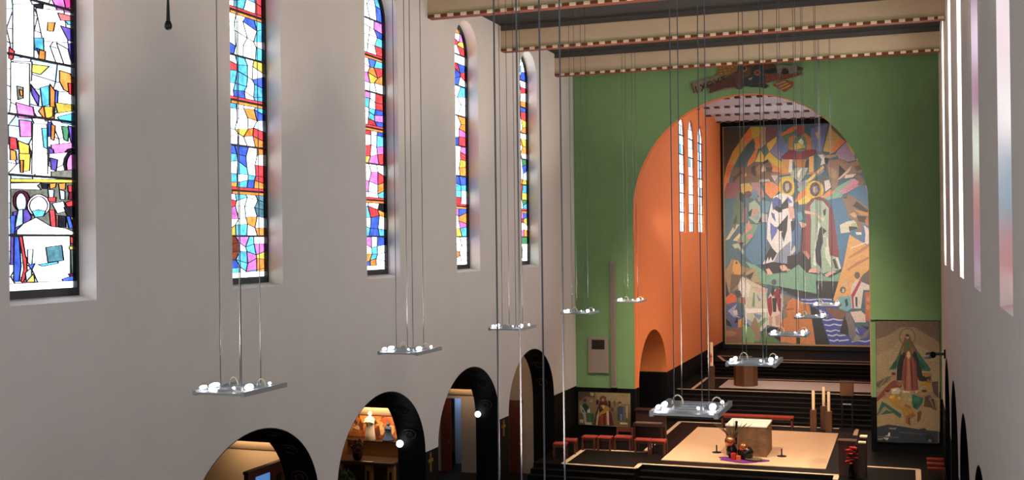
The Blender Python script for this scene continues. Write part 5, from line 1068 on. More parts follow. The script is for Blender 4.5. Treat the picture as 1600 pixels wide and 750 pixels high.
def window(n, x, s, c, panels, extra=None, label=None, redbars=()):
    hw = WIN_HW - 0.005; xg = x + s * REV
    wo = struct(thing('window_%d' % n, label, None, (xg, c, 7.5)))
    o0 = [(c - hw, 7.55), (c + hw, 7.55)] + [(c + hw * math.cos(math.pi * i / 16), WIN_TOP - .005 - hw + hw * math.sin(math.pi * i / 16)) for i in range(17)]
    gi = hw - 0.05
    hole = [(c - gi, 7.68), (c + gi, 7.68)] + [(c + gi * math.cos(math.pi * i / 16), WIN_TOP - .055 - gi + gi * math.sin(math.pi * i / 16)) for i in range(17)]
    f = MB(); slab(f, o0, [hole], 'x', xg - s * 0.03, xg + s * 0.05); f.build('window_frame', FRAME, wo)
    # sloping sill
    m = MB(); m.add([(x, c - WIN_HW, SILL), (x, c + WIN_HW, SILL), (xg, c + WIN_HW, 7.565), (xg, c - WIN_HW, 7.565), (xg, c + WIN_HW, SILL), (xg, c - WIN_HW, SILL)], [(0, 1, 2, 3), (3, 2, 4, 5), (0, 3, 5), (1, 4, 2), (0, 5, 4, 1)])
    m.build('window_sill', PLASTER, wo)
    data = grid_cells(c, gi, panels) + (extra or [])
    # pale strip at the foot of each window and red rails between scenes
    data.append(('W', [c - gi, 7.68, c + gi, 7.68, c + gi, 7.79, c - gi, 7.79]))
    for b in redbars:
        z = BARZ[b]; data.append(('R', [c - gi, z, c + gi, z, c + gi, z + .07, c - gi, z + .07])); data.append(('O', [c - gi + .5, z - .07, c + gi, z - .07, c + gi, z, c - gi + .5, z]))
    pieces(data, wo, 'pane', GLASS, 'x', xg, 0.008, s, clip=hole, colfun=tint, lead=LEAD, leadname='lead_came', leadw=0.010 if n < 3 else 0.013)
    for z in BARZ[1:-1]:
        hwz = gi if z < WIN_TOP - gi else math.sqrt(max(0.01, gi ** 2 - (z - (WIN_TOP - .055 - gi)) ** 2))
        MB().box(xg - 0.02, xg + 0.02, c - hwz, c + hwz, z - 0.018, z + 0.018).build('crossbar', FRAME, wo)
    rebase(wo, (xg, c, 7.5)); 
    return wo
names = ['nearest left stained glass window with a halo scene at its foot', 'second left stained glass window, blue and white above brown', 'third left stained glass window with orange rails', 'fourth left stained glass window, mostly white and cyan', 'farthest left stained glass window, reddest of the row']
for i, p in enumerate((W1base, W2, W3, W4, W5)):
    window(i + 1, XL, -1, WIN_Y[i], p, WINDOW_ONE[1:] if i == 0 else None, names[i], () if i == 0 else (2, 4, 6) if i < 3 else (2,))
RW = ['RPS', 'WCB', 'YOW', 'SPC', 'WRO', 'CBW', 'YSP', 'WCR']
for i in range(5):
    pn = [[''.join(random.choice(RW[(i * 3 + k) % 8]) for _ in range(2))] for k in range(8)]
    if i > 1: pn = [[(random.choice(('bright', 'bright', 'O', 'Y')), 'bright')] for k in range(8)]  # glass out of view, made paler to throw more daylight on the left wall
    window(6 + i, XR, 1, WIN_Y[i], pn, None, None)
for i, c in enumerate(WIN_REAR):  # rear bays out of view, added for extra daylight
    window(21 + i, XL, -1, c, [[('clear', 'clear')]] * 8); window(23 + i, XR, 1, c, [[('clear', 'clear')]] * 8)
for i, x in enumerate(ADDED_WEST_X):  # added west windows, unseen, only let in more light
    wo = struct(thing('window_%d' % (25 + i), None, None, (x, -3.2, 6.1)))
    dat = [('clear', [x - 1.6 + .8 * k, 4.8 + 1.3 * r_, x - .8 + .8 * k, 4.8 + 1.3 * r_, x - .8 + .8 * k, 6.1 + 1.3 * r_, x - 1.6 + .8 * k, 6.1 + 1.3 * r_]) for r_ in range(8) for k in range(4)]
    pieces(dat, wo, 'pane', GLASS, 'y', -3.2, .008, -1, clip=west[i], colfun=tint, lead=LEAD, leadname='lead_came', leadw=.02); rebase(wo, (x, -3.2, 6.1))
def small_window(n, x, s, c, label):
    hw = CW_HW - .005; xg = x + s * 0.06
    wo = struct(thing('window_%d' % n, label, None, (xg, c, CW_S)))
    oo = cwin(c, hw, CW_S, CW_T - .005); hole = cwin(c, hw - .045, CW_S + .045, CW_T - .05)
    f = MB(); slab(f, oo, [hole], 'x', xg - s * .02, xg + s * .04); f.build('window_frame', ORANGE, wo)
    data = []; nz = 12; g = hw - .045
    for r_ in range(nz):
        z0 = CW_S + .045 + (CW_T - CW_S - .1) * r_ / nz; z1 = CW_S + .045 + (CW_T - CW_S - .1) * (r_ + 1) / nz
        m_ = random.uniform(-.2, .2) * g
        up = r_ >= 7
        ca, cb = (random.choice('SCWSW' if up else 'WWWS'), random.choice('CSWLW' if up else 'WWSL'))
        if s > 0: ca, cb = 'W', 'bright'  # unseen right windows, added with paler panes to light the orange wall
        data += [(ca, [c - g, z0, c + m_, z0, c + m_, z1, c - g, z1]), (cb, [c + m_, z0, c + g, z0, c + g, z1, c + m_, z1])]
    pieces(data, wo, 'pane', GLASS, 'x', xg, 0.008, s, clip=hole, colfun=tint, lead=LEAD, leadname='lead_came', leadw=0.022)
    for k in (2, 4, 6, 8, 10):
        z = CW_S + .045 + (CW_T - CW_S - .1) * k / nz
        MB().box(xg - .02, xg + .02, c - g, c + g, z - .025, z + .025).build('crossbar', FRAME, wo)
    rebase(wo, (xg, c, CW_S))
for i, c in enumerate(CW_Y):
    small_window(11 + i, CXL, -1, c, ('nearest', 'middle', 'farthest')[i] + ' slim white window in the orange chancel wall')
    small_window(14 + i, CXR, 1, c, None)

# ================================================================ PENDANT LAMPS
def add_light(name, typ, loc, energy, color, parent=None, rot=(0, 0, 0), **k):
    l = bpy.data.lights.new(name, typ); l.energy = energy; l.color = color
    for a, b in k.items(): setattr(l, a, b)
    o = bpy.data.objects.new(name, l); o.location = loc; o.rotation_euler = rot; col.objects.link(o)
    if parent: o.parent = parent
    return o
WARM = (1.0, 0.70, 0.44); LAMPC = (1.0, 0.82, 0.64)
LAMP_DOWN, LAMP_UP = 1200.0, 1800.0
def pendant():
    t = thing('pendant_lamp', 'x', 'lamp', (0, 0, 0), group='pendant lamps')
    hx, hy = 0.385, 0.55
    pl = MB().box(-hx, hx, -hy, hy, -0.03, 0.0).build('plate', METAL, t, bevel=0.006)
    for sx in (-1, 1): MB().box(sx * hx - .025, sx * hx + .025, -hy, hy, -0.045, 0.022).build('edge_rail', METAL, pl)
    for k in range(4): MB().box(-.14, .16, -.36 + k * .2, -.345 + k * .2, 0, .022).build('rib', METAL, pl)
    for sx in (-1, 1):
        for sy in (-1, 1):
            MB().tube([(sx * .17, sy * .24, 0), (sx * .17, sy * .24, ZC - 6.26)], 0.0065, 6).build('cable', CABLE, t)
            MB().lathe([(.02, 0), (.02, .03), (.008, .05)], (sx * .17, sy * .24, 0), 8).build('cable_grip', METAL, t)
    for bx, by, r, l in ((-.33, -.42, .024, 3.4), (-.30, -.20, .032, 3.6), (.30, -.26, .04, 2.4), (.15, -.40, .016, 1.6)):
        b = MB().ball((bx, by, .055), r, 10, 8, sy=l, sx=1.0).build('bulb', BULB, t, smooth=True)
        MB().lathe([(.018, 0), (.022, .03), (.014, .05)], (bx, by + r * l, 0), 8).build('socket', METAL, t)
    for bx, by in ((-.2, .12), (.3, .05)):
        pts = [(bx + .07 * math.cos(a), by, .02 + .11 * math.sin(a)) for a in [math.pi * k / 8 for k in range(9)]]
        MB().tube(pts, .009, 6).build('wire_loop', mat('pale_wire', (220, 205, 170), 0.4), t, smooth=True)
    b = MB().ball((.34, .2, .05), .022, 8, 6).build('bulb', BULB, t, smooth=True)
    add_light('lamp_down', 'SPOT', (0, 0, -0.06), LAMP_DOWN, LAMPC, t, (0, 0, 0), spot_size=math.radians(84), spot_blend=1.0, shadow_soft_size=0.15)
    add_light('lamp_up', 'SPOT', (0, 0, 0.15), LAMP_UP, LAMPC, t, (math.pi, 0, 0), spot_size=math.radians(84), spot_blend=1.0, shadow_soft_size=0.12)
    return t
proto = pendant()
spots = [(-8.87, 13.35, 6.31, 'flat square metal pendant lamp nearest the camera in the left row'), (-8.87, 18.95, 6.31, 'second flat metal pendant lamp of the left row, below the third window'),
         (-8.87, 24.65, 6.31, 'third flat metal pendant lamp of the left row'), (-8.87, 30.35, 6.31, 'fourth flat metal pendant lamp of the left row, at the green wall edge'),
         (-8.87, 36.5, 6.31, 'farthest pendant lamp of the left row, across the edge of the orange arch'),
         (-2.55, 13.57, 6.25, 'large flat metal pendant lamp in the right row above the altar floor'), (-2.5, 19.05, 6.25, 'second pendant lamp of the right row over the wooden block'),
         (-2.5, 24.85, 6.25, 'third pendant lamp of the right row against the mosaic foot'), (-2.5, 30.55, 6.25, 'fourth pendant lamp of the right row against the mosaic sea'),
         (-2.47, 36.0, 6.25, 'farthest pendant lamp of the right row against the mosaic boat'), (-2.6, 7.62, 6.25, 'pendant lamp of which only the long cables cross the picture')]
for i, (x, y, z, lb) in enumerate(spots):
    o = proto if i == 0 else copy_tree(proto)
    o.location = (x, y, z); o['label'] = lb

mic = thing('hanging_microphone', 'dark teardrop microphone hanging from the top of the picture', 'microphone', (-8.26, 11.0, 10.95))
MB().lathe([(.004, .06), (.03, .03), (.045, -.01), (.045, -.04), (.03, -.065), (.005, -.075)][::-1], (0, 0, 0), 12).build('capsule', IRON, mic, smooth=True)
MB().lathe([(.024, .03), (.018, .2), (.008, .4)], (0, 0, 0), 10).build('stem', IRON, mic, smooth=True)
MB().tube([(0, 0, .4), (0, 0, ZC - 10.95)], .005, 6).build('cable', CABLE, mic)

# unseen spots without fixtures, added to brighten altar floor, orange wall and mosaic
def aim(o, target):
    o.rotation_euler = (Vector(target) - Vector(o.location)).to_track_quat('-Z', 'Y').to_euler()
for x in (-8.6, -2.4): aim(add_light('sanctuary_fill', 'SPOT', (x, 33.3, 14.7), 5600, LAMPC, None, spot_size=math.radians(62), spot_blend=1.0, shadow_soft_size=0.12), (-5.4, 41.0, 0.9))  # added behind the middle beam to brighten the altar floor
for z, en in ((5.2, 1000), (10.5, 260)): aim(add_light('chancel_fill', 'SPOT', (-1.75, 41.4, z), en, (1.0, 0.84, 0.66), None, spot_size=math.radians(125), spot_blend=1.0, shadow_soft_size=0.3), (-9.7, 49.0, z))  # added fill for the orange wall, no lamp body
for x in (-9.2, -1.9): aim(add_light('chancel_fill', 'SPOT', (x, 41.3, 9.5), 6000, (1.0, 0.92, 0.82), None, spot_size=math.radians(42), spot_blend=0.8, shadow_soft_size=0.25), (-5.5, 60.8, 7.0))  # added fill from both sides for the mosaic, no lamp body

# ================================================================ SANCTUARY FURNITURE
altar = thing('altar', 'square block altar of brown stone with a white cloth top', 'altar', (-5.345, 39.03, ZP + 0.02))
MB().box(-.685, .685, -.76, .76, 0, 1.0).build('block', mat('altar_stone', (142, 102, 66), 0.6, noise=0.35, nscale=4, c2=(104, 72, 46)), altar, bevel=0.012)
MB().box(-.70, .70, -.775, .775, 1.0, 1.045).build('cloth', LINEN, altar, bevel=0.01)

arr = thing('advent_arrangement', 'purple cloth with dark vase, copper balls and candles in front of the altar', 'decoration', (-5.38, 37.68, ZP + 0.02))
arr.scale = (1.25, 1.15, 1.2)
pl = [(0.62 * (1 + .18 * math.sin(5 * a + 1)) * math.cos(a), 0.4 * (1 + .2 * math.cos(4 * a)) * math.sin(a) - .08) for a in [2 * math.pi * k / 28 for k in range(28)]]
prism(MB(), pl, 'z', 0, 0.025).build('purple_cloth', PURPLE, arr)
va = MB().lathe([(.07, .02), (.13, .12), (.15, .25), (.08, .42), (.05, .5), (.07, .54)], (-.3, .06, 0), 14).build('vase', DARKPOT, arr, smooth=True)
MB().ball((-.33, -.03, .50), .15, 14, 10).build('copper_ball', COPPER, arr, smooth=True)
MB().ball((.02, -.06, .36), .13, 14, 10).build('copper_ball', COPPER, arr, smooth=True)
MB().lathe([(.12, .02), (.2, .1), (.22, .22), (.17, .32), (.12, .36)], (.07, .02, 0), 14).build('dark_bowl', DARKPOT, arr, smooth=True)
MB().lathe([(.07, .02), (.07, .2)], (-.22, -.2, 0), 12).build('red_candle', REDW, arr); MB().lathe([(.065, .02), (.065, .15)], (-.08, -.27, 0), 12).build('orange_candle', ORW, arr)
MB().lathe([(.1, .03), (.22, .05), (.23, .07), (.1, .055)], (.3, -.14, 0), 16).build('plate', mat('pewter', (140, 130, 96), 0.4, metal=0.5), arr, smooth=True)
MB().tube([(-.2, .12, .4), (-.19, .14, .8), (-.17, .14, 1.05)], .03, 8).build('bottle_neck', DARKPOT, arr, smooth=True)
m = MB(); rr = random.Random(3)
for k in range(26):
    a = rr.uniform(0, 2 * math.pi); h = rr.uniform(.6, 1.1); sp = rr.uniform(.15, .6)
    m.tube([(-.28, .06, .5), (-.28 + math.cos(a) * sp * .4, .06 + math.sin(a) * sp * .2, .5 + h * .25), (-.28 + math.cos(a) * sp, .06 + math.sin(a) * sp * .35, .5 + h * .5)], .012, 4, r2=.005)
tag(m.build('branches', TWIG, arr), kind='stuff')

def kneeler(x, y, w, d, h, rz, label, col_=REDC, grp='red stools'):
    t = thing('stool', label, 'stool', (x, y, ZP), rz, grp)
    MB().box(-w/2, w/2, -d/2, d/2, h - .07, h).build('seat', col_, t, bevel=0.02)
    MB().box(-w/2 + .02, w/2 - .02, -d/2 + .02, d/2 - .02, h - .13, h - .07).build('apron', WOODR, t)
    for sx in (-1, 1):
        for sy in (-1, 1):
            cx, cy = sx * (w/2 - .035), sy * (d/2 - .035)
            MB().box(cx - .03, cx + .03, cy - .03, cy + .03, 0, h - .07).build('leg', WOODR, t)
    return t
kneeler(-11.42, 36.45, .46, .46, .5, math.radians(8), 'red stool nearest the white wall, turned sideways')
kneeler(-11.30, 37.25, .46, .46, .5, math.radians(6), 'red stool just behind the sideways one by the white wall')
kneeler(-10.82, 38.05, .5, .42, .5, 0, 'leftmost red stool of the row below the small mosaic')
kneeler(-10.27, 38.12, .5, .42, .5, 0, 'middle red stool of the row below the small mosaic')
ch = thing('chair', 'red chair with upright back posts below the small mosaic', 'chair', (-9.66, 38.35, ZP))
MB().box(-.3, .3, -.22, .22, .43, .5).build('seat', REDC, ch, bevel=.02); MB().box(-.28, .28, -.2, .2, .37, .43).build('apron', WOODR, ch)
for sx in (-1, 1):
    MB().box(sx * .27 - .03, sx * .27 + .03, -.21, -.15, 0, .43).build('leg', WOODR, ch); MB().box(sx * .27 - .03, sx * .27 + .03, .15, .21, 0, .78).build('leg', WOODR, ch)
MB().box(-.24, .24, .165, .195, .62, .76).build('backrest', WOODR, ch)
kneeler(-8.87, 38.0, .54, .44, .5, 0, 'left one of the two red stools beside the pale altar pavement')
kneeler(-8.32, 38.0, .54, .44, .5, 0, 'right one of the two red stools beside the pale altar pavement')
bn = thing('bench', 'long low red bench behind the altar', 'bench', (-5.75, 44.35, ZP))
MB().box(-1.4, 1.4, -.2, .2, .43, .5).build('seat', REDC, bn, bevel=.02); MB().box(-1.38, 1.38, -.18, .18, .36, .43).build('apron', WOODR, bn)
for x in (-1.34, -.45, .45, 1.34):
    for y in (-.15, .15): MB().box(x - .035, x + .035, y - .03, y + .03, 0, .43).build('leg', WOODR, bn)
DKRED = mat('dark_red_wood', (58, 22, 15), 0.5, noise=0.3, nscale=5)
con = thing('organ_console', 'dark red wooden keyboard console beside the chancel arch', 'console', (-9.1, 40.1, ZP))
MB().box(-.55, .55, .05, .38, 0, 1.15).build('body', DKRED, con, bevel=.01); MB().box(-.55, .55, -.38, .05, .62, .74).build('key_shelf', DKRED, con, bevel=.01); MB().box(-.58, .58, -.02, .42, 1.15, 1.2).build('top', DKRED, con, bevel=.01)
for sx in (-1, 1): MB().box(sx * .5 - .04, sx * .5 + .04, -.36, -.28, 0, .62).build('leg', DKRED, con)
MB().box(-.48, .48, -.33, -.06, .74, .76).build('keyboard', mat('ivory', (120, 104, 80), 0.5), con)

for x, y, b, h, lb in ((-3.59, 44.2, .82, .74, 'left candle of three on a square wooden stand'), (-3.23, 44.6, .92, .74, 'tallest candle of three, in the middle and a little behind'), (-3.01, 44.1, .80, .74, 'right candle of three on a square wooden stand')):
    t = thing('candle_stand', lb, 'candle', (x, y, ZP), group='three altar candles')
    MB().box(-.12, .12, -.12, .12, 0, b + .0).build('stand', WOOD, t, bevel=.01)
    MB().lathe([(.06, b), (.06, b + h), (.045, b + h + .01)], (0, 0, 0), 14).build('candle', WAX, t, smooth=True)
    MB().tube([(0, 0, b + h), (0, 0, b + h + .03)], .006, 5).build('wick', IRON, t)
pc = thing('paschal_candle', 'tall decorated candle on a dark wooden post before the orange wall', 'candle', (-8.12, 47.85, L1))
MB().box(-.12, .12, -.12, .12, 0, 1.0).build('post', WOODD, pc, bevel=.01)
cn = MB().lathe([(.075, 1.0), (.075, 2.0), (.05, 2.02)], (0, 0, 0), 14).build('candle', WAX, pc, smooth=True)
MB().box(-.02, .02, -.082, -.074, 1.15, 1.55).box(-.055, .055, -.082, -.074, 1.38, 1.43).build('red_cross_ornament', REDW, cn)
tb = thing('wooden_block', 'eight-sided wooden pedestal block on the pale landing', 'pedestal', (-6.87, 49.3, L1 + 0.02))
MB().lathe([(.52, 0), (.52, .86)], (0, 0, 0), 8).build('block', WOOD, tb); MB().lathe([(.5, .86), (.5, .89)], (0, 0, 0), 8).build('top', WOODD, tb)

am = thing('lectern', 'wooden lectern box on tall black posts by the landing steps', 'lectern', (-2.38, 44.9, ZP))
MB().box(-.25, .25, -.18, .18, 1.32, 1.84).build('box', WOOD, am, bevel=.01); MB().box(-.27, .27, -.2, .2, 1.84, 1.87).build('top', WOODD, am)
for sx in (-1, 1): MB().box(sx * .19 - .03, sx * .19 + .03, -.03, .03, 0.03, 1.32).build('post', IRON, am)
MB().box(-.17, .17, -.02, .02, .95, 1.0).build('rail', METAL, am); MB().box(-.3, .3, -.2, .2, 0, .03).build('foot', IRON, am)

ab = thing('ambo', 'brown wooden ambo of upright panels behind the red flowers', 'lectern', (-1.78, 35.95, ZP))
MB().box(-.40, .10, 0, .05, 0, 1.08).build('front_panel', WOODD, ab, bevel=.006); MB().box(.2, .42, -.05, .0, 0, 1.06).build('side_panel', WOODD, ab, bevel=.006)
MB().box(-.38, .40, .05, .55, 0, .12).build('foot_board', WOODD, ab); MB().box(.10, .2, 0.02, .05, 0, 1.0).build('gap_board', BROWNW, ab); MB().box(-.42, .14, -.02, .4, 1.08, 1.12).build('desk_top', WOODD, ab)
MB().box(.2, .42, -.06, .2, 1.06, 1.10).build('stone_cap', INLAY, ab); MB().box(.24, .42, .5, .8, .0, 1.15).build('rear_panel', WOODD, ab); MB().box(.22, .44, .48, .82, 1.15, 1.19).build('stone_cap', INLAY, ab)
fl = thing('flower_arrangement', 'bunch of red flowers standing in front of the wooden ambo', 'flowers', (-1.80, 35.7, ZP))
MB().lathe([(.09, 0), (.12, .14), (.07, .34), (.1, .42)], (0, 0, 0), 12).build('vase', DARKPOT, fl, smooth=True)
rr = random.Random(5); ms = MB(); heads = []
for k in range(34):
    a = rr.uniform(0, 2 * math.pi); rad = rr.uniform(.02, .2); h = rr.uniform(.48, 1.0)
    p = (math.cos(a) * rad, math.sin(a) * rad * .6, h); ms.tube([(0, 0, .35), (p[0] * .5, p[1] * .5, .35 + (h - .35) * .5), p], .006, 4); heads.append(p)
ms.build('stems', LEAF, fl)
hd = None
for p in heads:
    if hd is None:
        m = MB()
        for k in range(6):
            a = 2 * math.pi * k / 6; m.ball((.03 * math.cos(a), .03 * math.sin(a), 0), .03, 6, 4, sz=.7)
        m.ball((0, 0, .012), .022, 6, 4); hd = m.build('flower_head', FLOWER, fl, smooth=True); o = hd
    else: o = hd.copy(); col.objects.link(o)
    o.location = p
# red seats at the right wall
for i, (y, z) in enumerate(((35.6, 0), (36.35, 0), (37.1, 0))):
    t = thing('stool', ('front', 'middle', 'rear')[i] + ' one of the three red seats beside the right wall', 'stool', (0.66, y, ZP), 0, 'right wall seats')
    MB().box(-.25, .25, -.15, .15, .43, .5).build('seat', REDC, t, bevel=.015); MB().box(-.23, .23, -.13, .13, .36, .43).build('apron', WOODR, t)
    for sx in (-1, 1):
        for sy in (-1, 1): MB().box(sx * .21 - .025, sx * .21 + .025, sy * .12 - .025, sy * .12 + .025, 0, .43).build('leg', WOODR, t)
for x, y, lb in ((-6.42, 38.68, 'small black floor stand left of the altar'), (-4.2, 38.6, 'small black floor stand right of the altar')):
    t = thing('floor_stand', lb, 'stand', (x, y, ZP + 0.02), group='floor stands'); MB().lathe([(.16, 0), (.16, .02), (.03, .04)], (0, 0, 0), 12).build('base', IRON, t); MB().tube([(0, 0, .03), (0, 0, .26)], .025, 8).build('stem', IRON, t)

# ---------------------------------------------------------------- fittings on the walls
ls = thing('column_loudspeaker', 'tall thin grey column loudspeaker on the green wall', 'loudspeaker', (-10.52, YG, 2.8))
MB().box(-.09, .09, -.12, 0, 0.02, 4.8).build('housing', GREYP, ls, bevel=.01); MB().box(-.065, .065, -.13, -.12, .1, 4.7).build('grille', mat('speaker_grille', (128, 114, 104), 0.8, noise=0.15, nscale=60), ls); MB().box(-.11, .11, -.13, 0, 0, .03).build('bracket', IRON, ls)
hb = thing('hymn_board', 'grey rectangular hymn number board with dark display on the green wall', 'board', (-11.12, YG - .002, 3.35))
MB().box(-.4, .4, -.07, 0, 0, 1.34).build('panel', GREYP, hb, bevel=.01); MB().box(-.25, .25, -.075, -.06, .9, 1.26).build('display', mat('dark_display', (30, 22, 20), 0.4), hb)
sp = thing('wall_spotlight', 'black spotlight on an arm sticking out from the right wall', 'spotlight', (XR, 36.3, 4.75))
MB().lathe([(.14, 0), (.14, .05)], (0, 0, 0), 14).build('wall_plate', IRON, sp); sp.children[0].rotation_euler = (0, -math.pi / 2, 0)
MB().tube([(-.04, 0, 0), (-.42, 0, .0)], .045, 10).build('arm', mat('dark_grey_metal', (70, 66, 66), 0.5), sp, smooth=True)
hdm = MB().tube([(-.36, -.12, -.02), (-.5, .08, -.06)], .1, 12).build('lamp_head', IRON, sp, smooth=True)
MB().tube([(-.43, -.16, -.06), (-.60, -.02, -.10)], .06, 10).build('lens_hood', METAL, sp, smooth=True)

# ================================================================ SIDE CHAPELS BEHIND THE ARCHES
XO = XL - 7.4
struct(MB().box(XO - .2, XO, -3, 41, 0, 5).build('wall_aisle_left', CREAMW)); struct(MB().box(XO, XL - .8, -3, 41, 4.85, 5.05).build('ceiling_aisle_left', BROWNW))
struct(MB().box(XO, XL - .8, 40.6, 40.9, 0, 5).build('wall_aisle_end_left', CREAMW))
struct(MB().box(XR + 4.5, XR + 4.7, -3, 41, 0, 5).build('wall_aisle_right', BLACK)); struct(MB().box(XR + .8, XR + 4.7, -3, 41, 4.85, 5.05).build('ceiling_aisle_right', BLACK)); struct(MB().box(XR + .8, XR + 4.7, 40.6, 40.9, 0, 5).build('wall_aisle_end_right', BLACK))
def endwall(name, y, x0, x1, ztop, z0, z1, m=CREAMW, energy=40, holes=None, lx=None):
    mb = MB(); slab(mb, [(x0, 0), (x1, 0), (x1, ztop), (x0, ztop)], holes or [], 'y', y, y + .25)
    wl = struct(mb.build(name, m))
    MB().box(x0, x1, y - .75, y, z1, ztop + 0.6).build('lintel', BROWNW, wl)
    cv = MB(); pr = [(y - .35, z1), (y - .30, z1 - .1), (y - .12, z0 + .05), (y - .02, z0), (y, z0), (y, z1)]
    v = [(x0, a, b) for a, b in pr] + [(x1, a, b) for a, b in pr]; n = len(pr)
    cv.add(v, [tuple(range(n)), tuple(range(n, 2*n))[::-1]] + [(i, (i+1) % n, n+(i+1) % n, n+i) for i in range(n)]); cv.build('cove', CREAMW, wl, smooth=True)
    if energy: add_light('cove_lamp', 'AREA', (lx if lx is not None else (x0 + x1) / 2, y - .68, z1 - .03), energy * .45, WARM, None, (math.radians(35), 0, 0), size=1.8, shape='RECTANGLE', size_y=.1)
    return wl
endwall('wall_chapel_near', 26.6, XO, -15.9, 3.3, 2.62, 3.0, CREAMW, 40, lx=-17.0)
ew2 = endwall('wall_chapel_painted', 33.6, XO, -15.5, 3.3, 2.52, 2.92, mat('chapel_ochre', (196, 138, 74), 0.8, noise=0.25, nscale=3), 75, lx=-16.7)
ew3 = endwall('wall_chapel_door', 37.2, XO, -13.9, 3.4, 2.78, 3.12, mat('chapel_grey', (150, 138, 128), 0.85, noise=0.05), 26, holes=[[(-16.2, -1), (-15.42, -1), (-15.42, 2.68), (-16.2, 2.68)]], lx=-14.9)
ew4 = struct(MB().box(-14.6, XL - .8, 37.68, 37.95, 0, 4.84).build('wall_aisle_cross', mat('chapel_beige', (168, 146, 126), 0.85, noise=0.05)))
add_light('aisle_lamp', 'AREA', (-13.2, 36.2, 4.7), 14, WARM, None, (math.radians(25), 0, 0), size=.8)
# blue-lit doorway and doors
struct(MB().box(-16.25, -15.35, 38.6, 38.7, 0, 3).build('wall_vestibule', mat('vestibule_blue', (150, 165, 190), 0.6)))  # the doorway's blue light is also put into this wall's colour
add_light('vestibule_blue_fill', 'AREA', (-15.7, 38.2, 2.9), 16, (0.55, 0.75, 1.0), None, (math.radians(20), 0, 0), size=.5)  # unseen area light added for the bluish glow in the doorway
d1 = struct(thing('door_1', 'dark wooden door leaf beside the bluish doorway', None, (-16.0, 37.2, 0))); MB().box(-.2, .18, -.02, .04, 0, 2.64).build('leaf', WOODR, d1); MB().box(.1, .13, -.06, -.02, 1.05, 1.12).build('door_handle', GOLD, d1)
d2 = struct(thing('door_2', 'dark red-brown door in the farthest arch', None, (-13.48, 37.68, 0))); MB().box(-.24, .24, -.05, 0, 0, 2.5).build('leaf', WOODR, d2); MB().box(-.28, .28, -.04, 0, 2.5, 2.62).build('door_frame', WOODD, d2); MB().box(.12, .15, -.09, -.05, 1.05, 1.12).build('door_handle', GOLD, d2)
# partition with a blue screen (nearest arch)
pt = thing('wooden_partition', 'brown wooden partition with a small blue lit pane under the nearest arch', 'partition', (-16.0, 24.35, 0))
MB().box(-.12, 0, 0, 2.2, 0, 2.45).build('panel', WOODR, pt); MB().box(-.14, .02, -.02, 2.22, 2.45, 2.52).build('top_rail', WOODD, pt); MB().box(0, .02, .35, 1.0, 1.55, 2.32).build('blue_pane', PANELW, pt); MB().box(0, .03, 1.35, 1.55, 1.95, 2.2).build('dark_vent', IRON, pt)
# globe lamps on the arch jambs
for x, y, z, lb in ((-12.68, 26.47, 3.06, 'bright white globe lamp in the chapel arch with statues'), (-12.68, 32.05, 3.0, 'bright white globe lamp in the arch with the bluish doorway')):
    t = thing('globe_lamp', lb, 'lamp', (x, y, z), group='arch globe lamps')
    MB().ball((0, -.09, 0), .095, 14, 10).build('globe', mat('globe_glow', (255, 255, 255), 0.4, emit=(0.86, 0.88, 1.0), es=5.0), t, smooth=True); MB().tube([(0, .06, 0), (0, -.02, 0)], .04, 8).build('mount', IRON, t)
# chapel altar with statues
ta = thing('chapel_altar', 'brown wooden chapel altar table under the second arch', 'altar', (-16.7, 32.5, 0))
MB().box(-1.1, 1.1, -.55, .45, 1.2, 1.3).build('table_top', WOODD, ta, bevel=.01); MB().box(-1.0, 1.0, .0, .4, 0, 1.2).build('rear_panel', WOODD, ta)
for x in (-.9, .15, .95):
    lg = MB().box(x - .11, x + .11, -.45, -.25, 0, 1.2).build('leg', mat('honey_wood', (176, 122, 62), 0.5, noise=0.2), ta); MB().box(x - .04, x + .04, -.455, -.44, .3, 1.0).build('slot', IRON, lg)
sh = thing('retable_shelf', 'honey coloured wooden shelf carrying two statues in the chapel', 'shelf', (-16.7, 33.2, 1.3)); MB().box(-1.1, 1.1, -.2, .38, 0, .45).build('front_board', MATS['honey_wood'], sh); MB().box(-1.12, 1.12, -.22, .38, .45, .49).build('shelf_top', WOODD, sh)
def statue(x, y, z, h, m, label, kneel=False):
    t = thing('statue', label, 'statue', (x, y, z)); k = h
    b = [(.19, 0), (.2, .03), (.17, .25), (.145, .45), (.15, .6), (.16, .72), (.13, .79), (.05, .83), (.045, .85), (.07, .88), (.075, .93), (.06, .975), (.01, 1.0)]
    if kneel: b = [(.34, 0), (.36, .06), (.26, .2), (.19, .35), (.17, .5), (.18, .64), (.14, .72), (.06, .77), (.055, .8), (.09, .84), (.1, .9), (.075, .96), (.01, 1.0)]
    mb = MB(); mb.lathe([(r_ * k, zz * k) for r_, zz in b], (0, 0, 0), 16, sy=.8)
    for sx in (-1, 1): mb.tube([(sx * .14 * k, 0, .74 * k), (sx * .17 * k, -.08 * k, .6 * k), (sx * .03 * k, -.16 * k, .66 * k)], .045 * k, 8, r2=.03 * k)
    mb.build('figure', m, t, smooth=True); return t
statue(-17.02, 33.15, 1.79, .95, WHITEROBE, 'white robed statue standing on the chapel shelf'); statue(-16.35, 33.15, 1.79, .62, BLUEROBE, 'small blue kneeling statue on the chapel shelf', True)
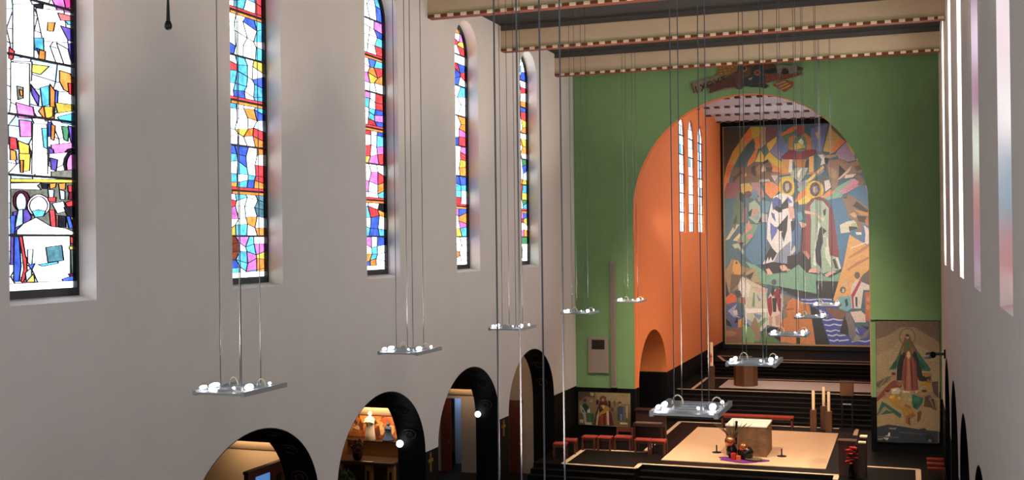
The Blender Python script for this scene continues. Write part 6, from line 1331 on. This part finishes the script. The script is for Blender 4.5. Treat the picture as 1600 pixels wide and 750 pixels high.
# painted patches behind the statues
bd = thing('chapel_painting', 'ochre and red painted picture behind the chapel statues', 'painting', (-16.8, 33.585, 1.8))
rr = random.Random(11)
pc_ = ['8a3c20', 'd09048', 'b86a34', '6a3826', 'e0b878', 'a85028', 'c88a50', '4a342c']
dat = []
dat.append(('b06a34', [-1.7, 0, 1.2, 0, 1.2, .74, -1.7, .74]))
for k in range(46):
    cx, cz, a0 = rr.uniform(-1.6, 1.1), rr.uniform(.02, .72), rr.uniform(0, 6.28); n = rr.choice((4, 5, 6)); rx, rz = rr.uniform(.07, .2), rr.uniform(.08, .26)
    dat.append((rr.choice(pc_), [v for q in range(n) for v in (cx + rx * math.cos(a0 + 6.283 * q / n) * rr.uniform(.7, 1.2), min(.74, max(0, cz + rz * math.sin(a0 + 6.283 * q / n) * rr.uniform(.7, 1.2))))]))
pieces(dat, bd, 'painted_patch', PAINT, 'y', -.005, .01, -1)
pp = thing('potted_plant', 'dark potted plant with reddish leaves on the chapel altar', 'plant', (-17.0, 32.2, 1.3))
MB().lathe([(.1, 0), (.15, .06), (.17, .2), (.15, .22)], (0, 0, 0), 12).build('pot', DARKPOT, pp, smooth=True)
def leafball(parent, c, rad, n, m, seed, size=.07, name='foliage'):
    rr = random.Random(seed); mb = MB()
    for _ in range(n):
        d = Vector((rr.gauss(0, 1), rr.gauss(0, 1), rr.gauss(0, 1))).normalized() * rad * rr.uniform(.5, 1); p = Vector(c) + d
        a = Vector((rr.gauss(0, 1), rr.gauss(0, 1), rr.gauss(0, 1))).normalized() * size; b = a.cross(d.normalized()).normalized() * size * .5; nn = a.cross(b).normalized() * .004
        mb.add([p - a + nn, p + b + nn, p + a + nn, p - b + nn, p - a - nn, p + b - nn, p + a - nn, p - b - nn], [(0,1,2,3), (7,6,5,4), (0,4,5,1), (1,5,6,2), (2,6,7,3), (3,7,4,0)])
    return tag(mb.build(name, m, parent), kind='stuff')
leafball(pp, (0, 0, .42), .27, 130, mat('rust_leaf', (110, 58, 28), 0.7, noise=0.4, nscale=20), 2)
tag(prism(MB(), [(-16.8, 31.98), (-16.4, 31.98), (-16.35, 32.12), (-16.75, 32.12)], 'z', 1.301, 1.306).build('paper_sheet', LINEN), 'white sheet lying on the edge of the chapel altar', 'paper')
gp = thing('potted_plant', 'green leafy plant on the floor before the chapel altar', 'plant', (-17.1, 31.4, 0))
MB().lathe([(.14, 0), (.2, .1), (.22, .34), (.2, .36)], (0, 0, 0), 12).build('pot', BROWNW, gp, smooth=True); leafball(gp, (0, 0, .72), .42, 240, LEAF, 4, .09); MB().tube([(0, 0, .3), (0, 0, .7)], .025, 6).build('stem', TWIG, gp)
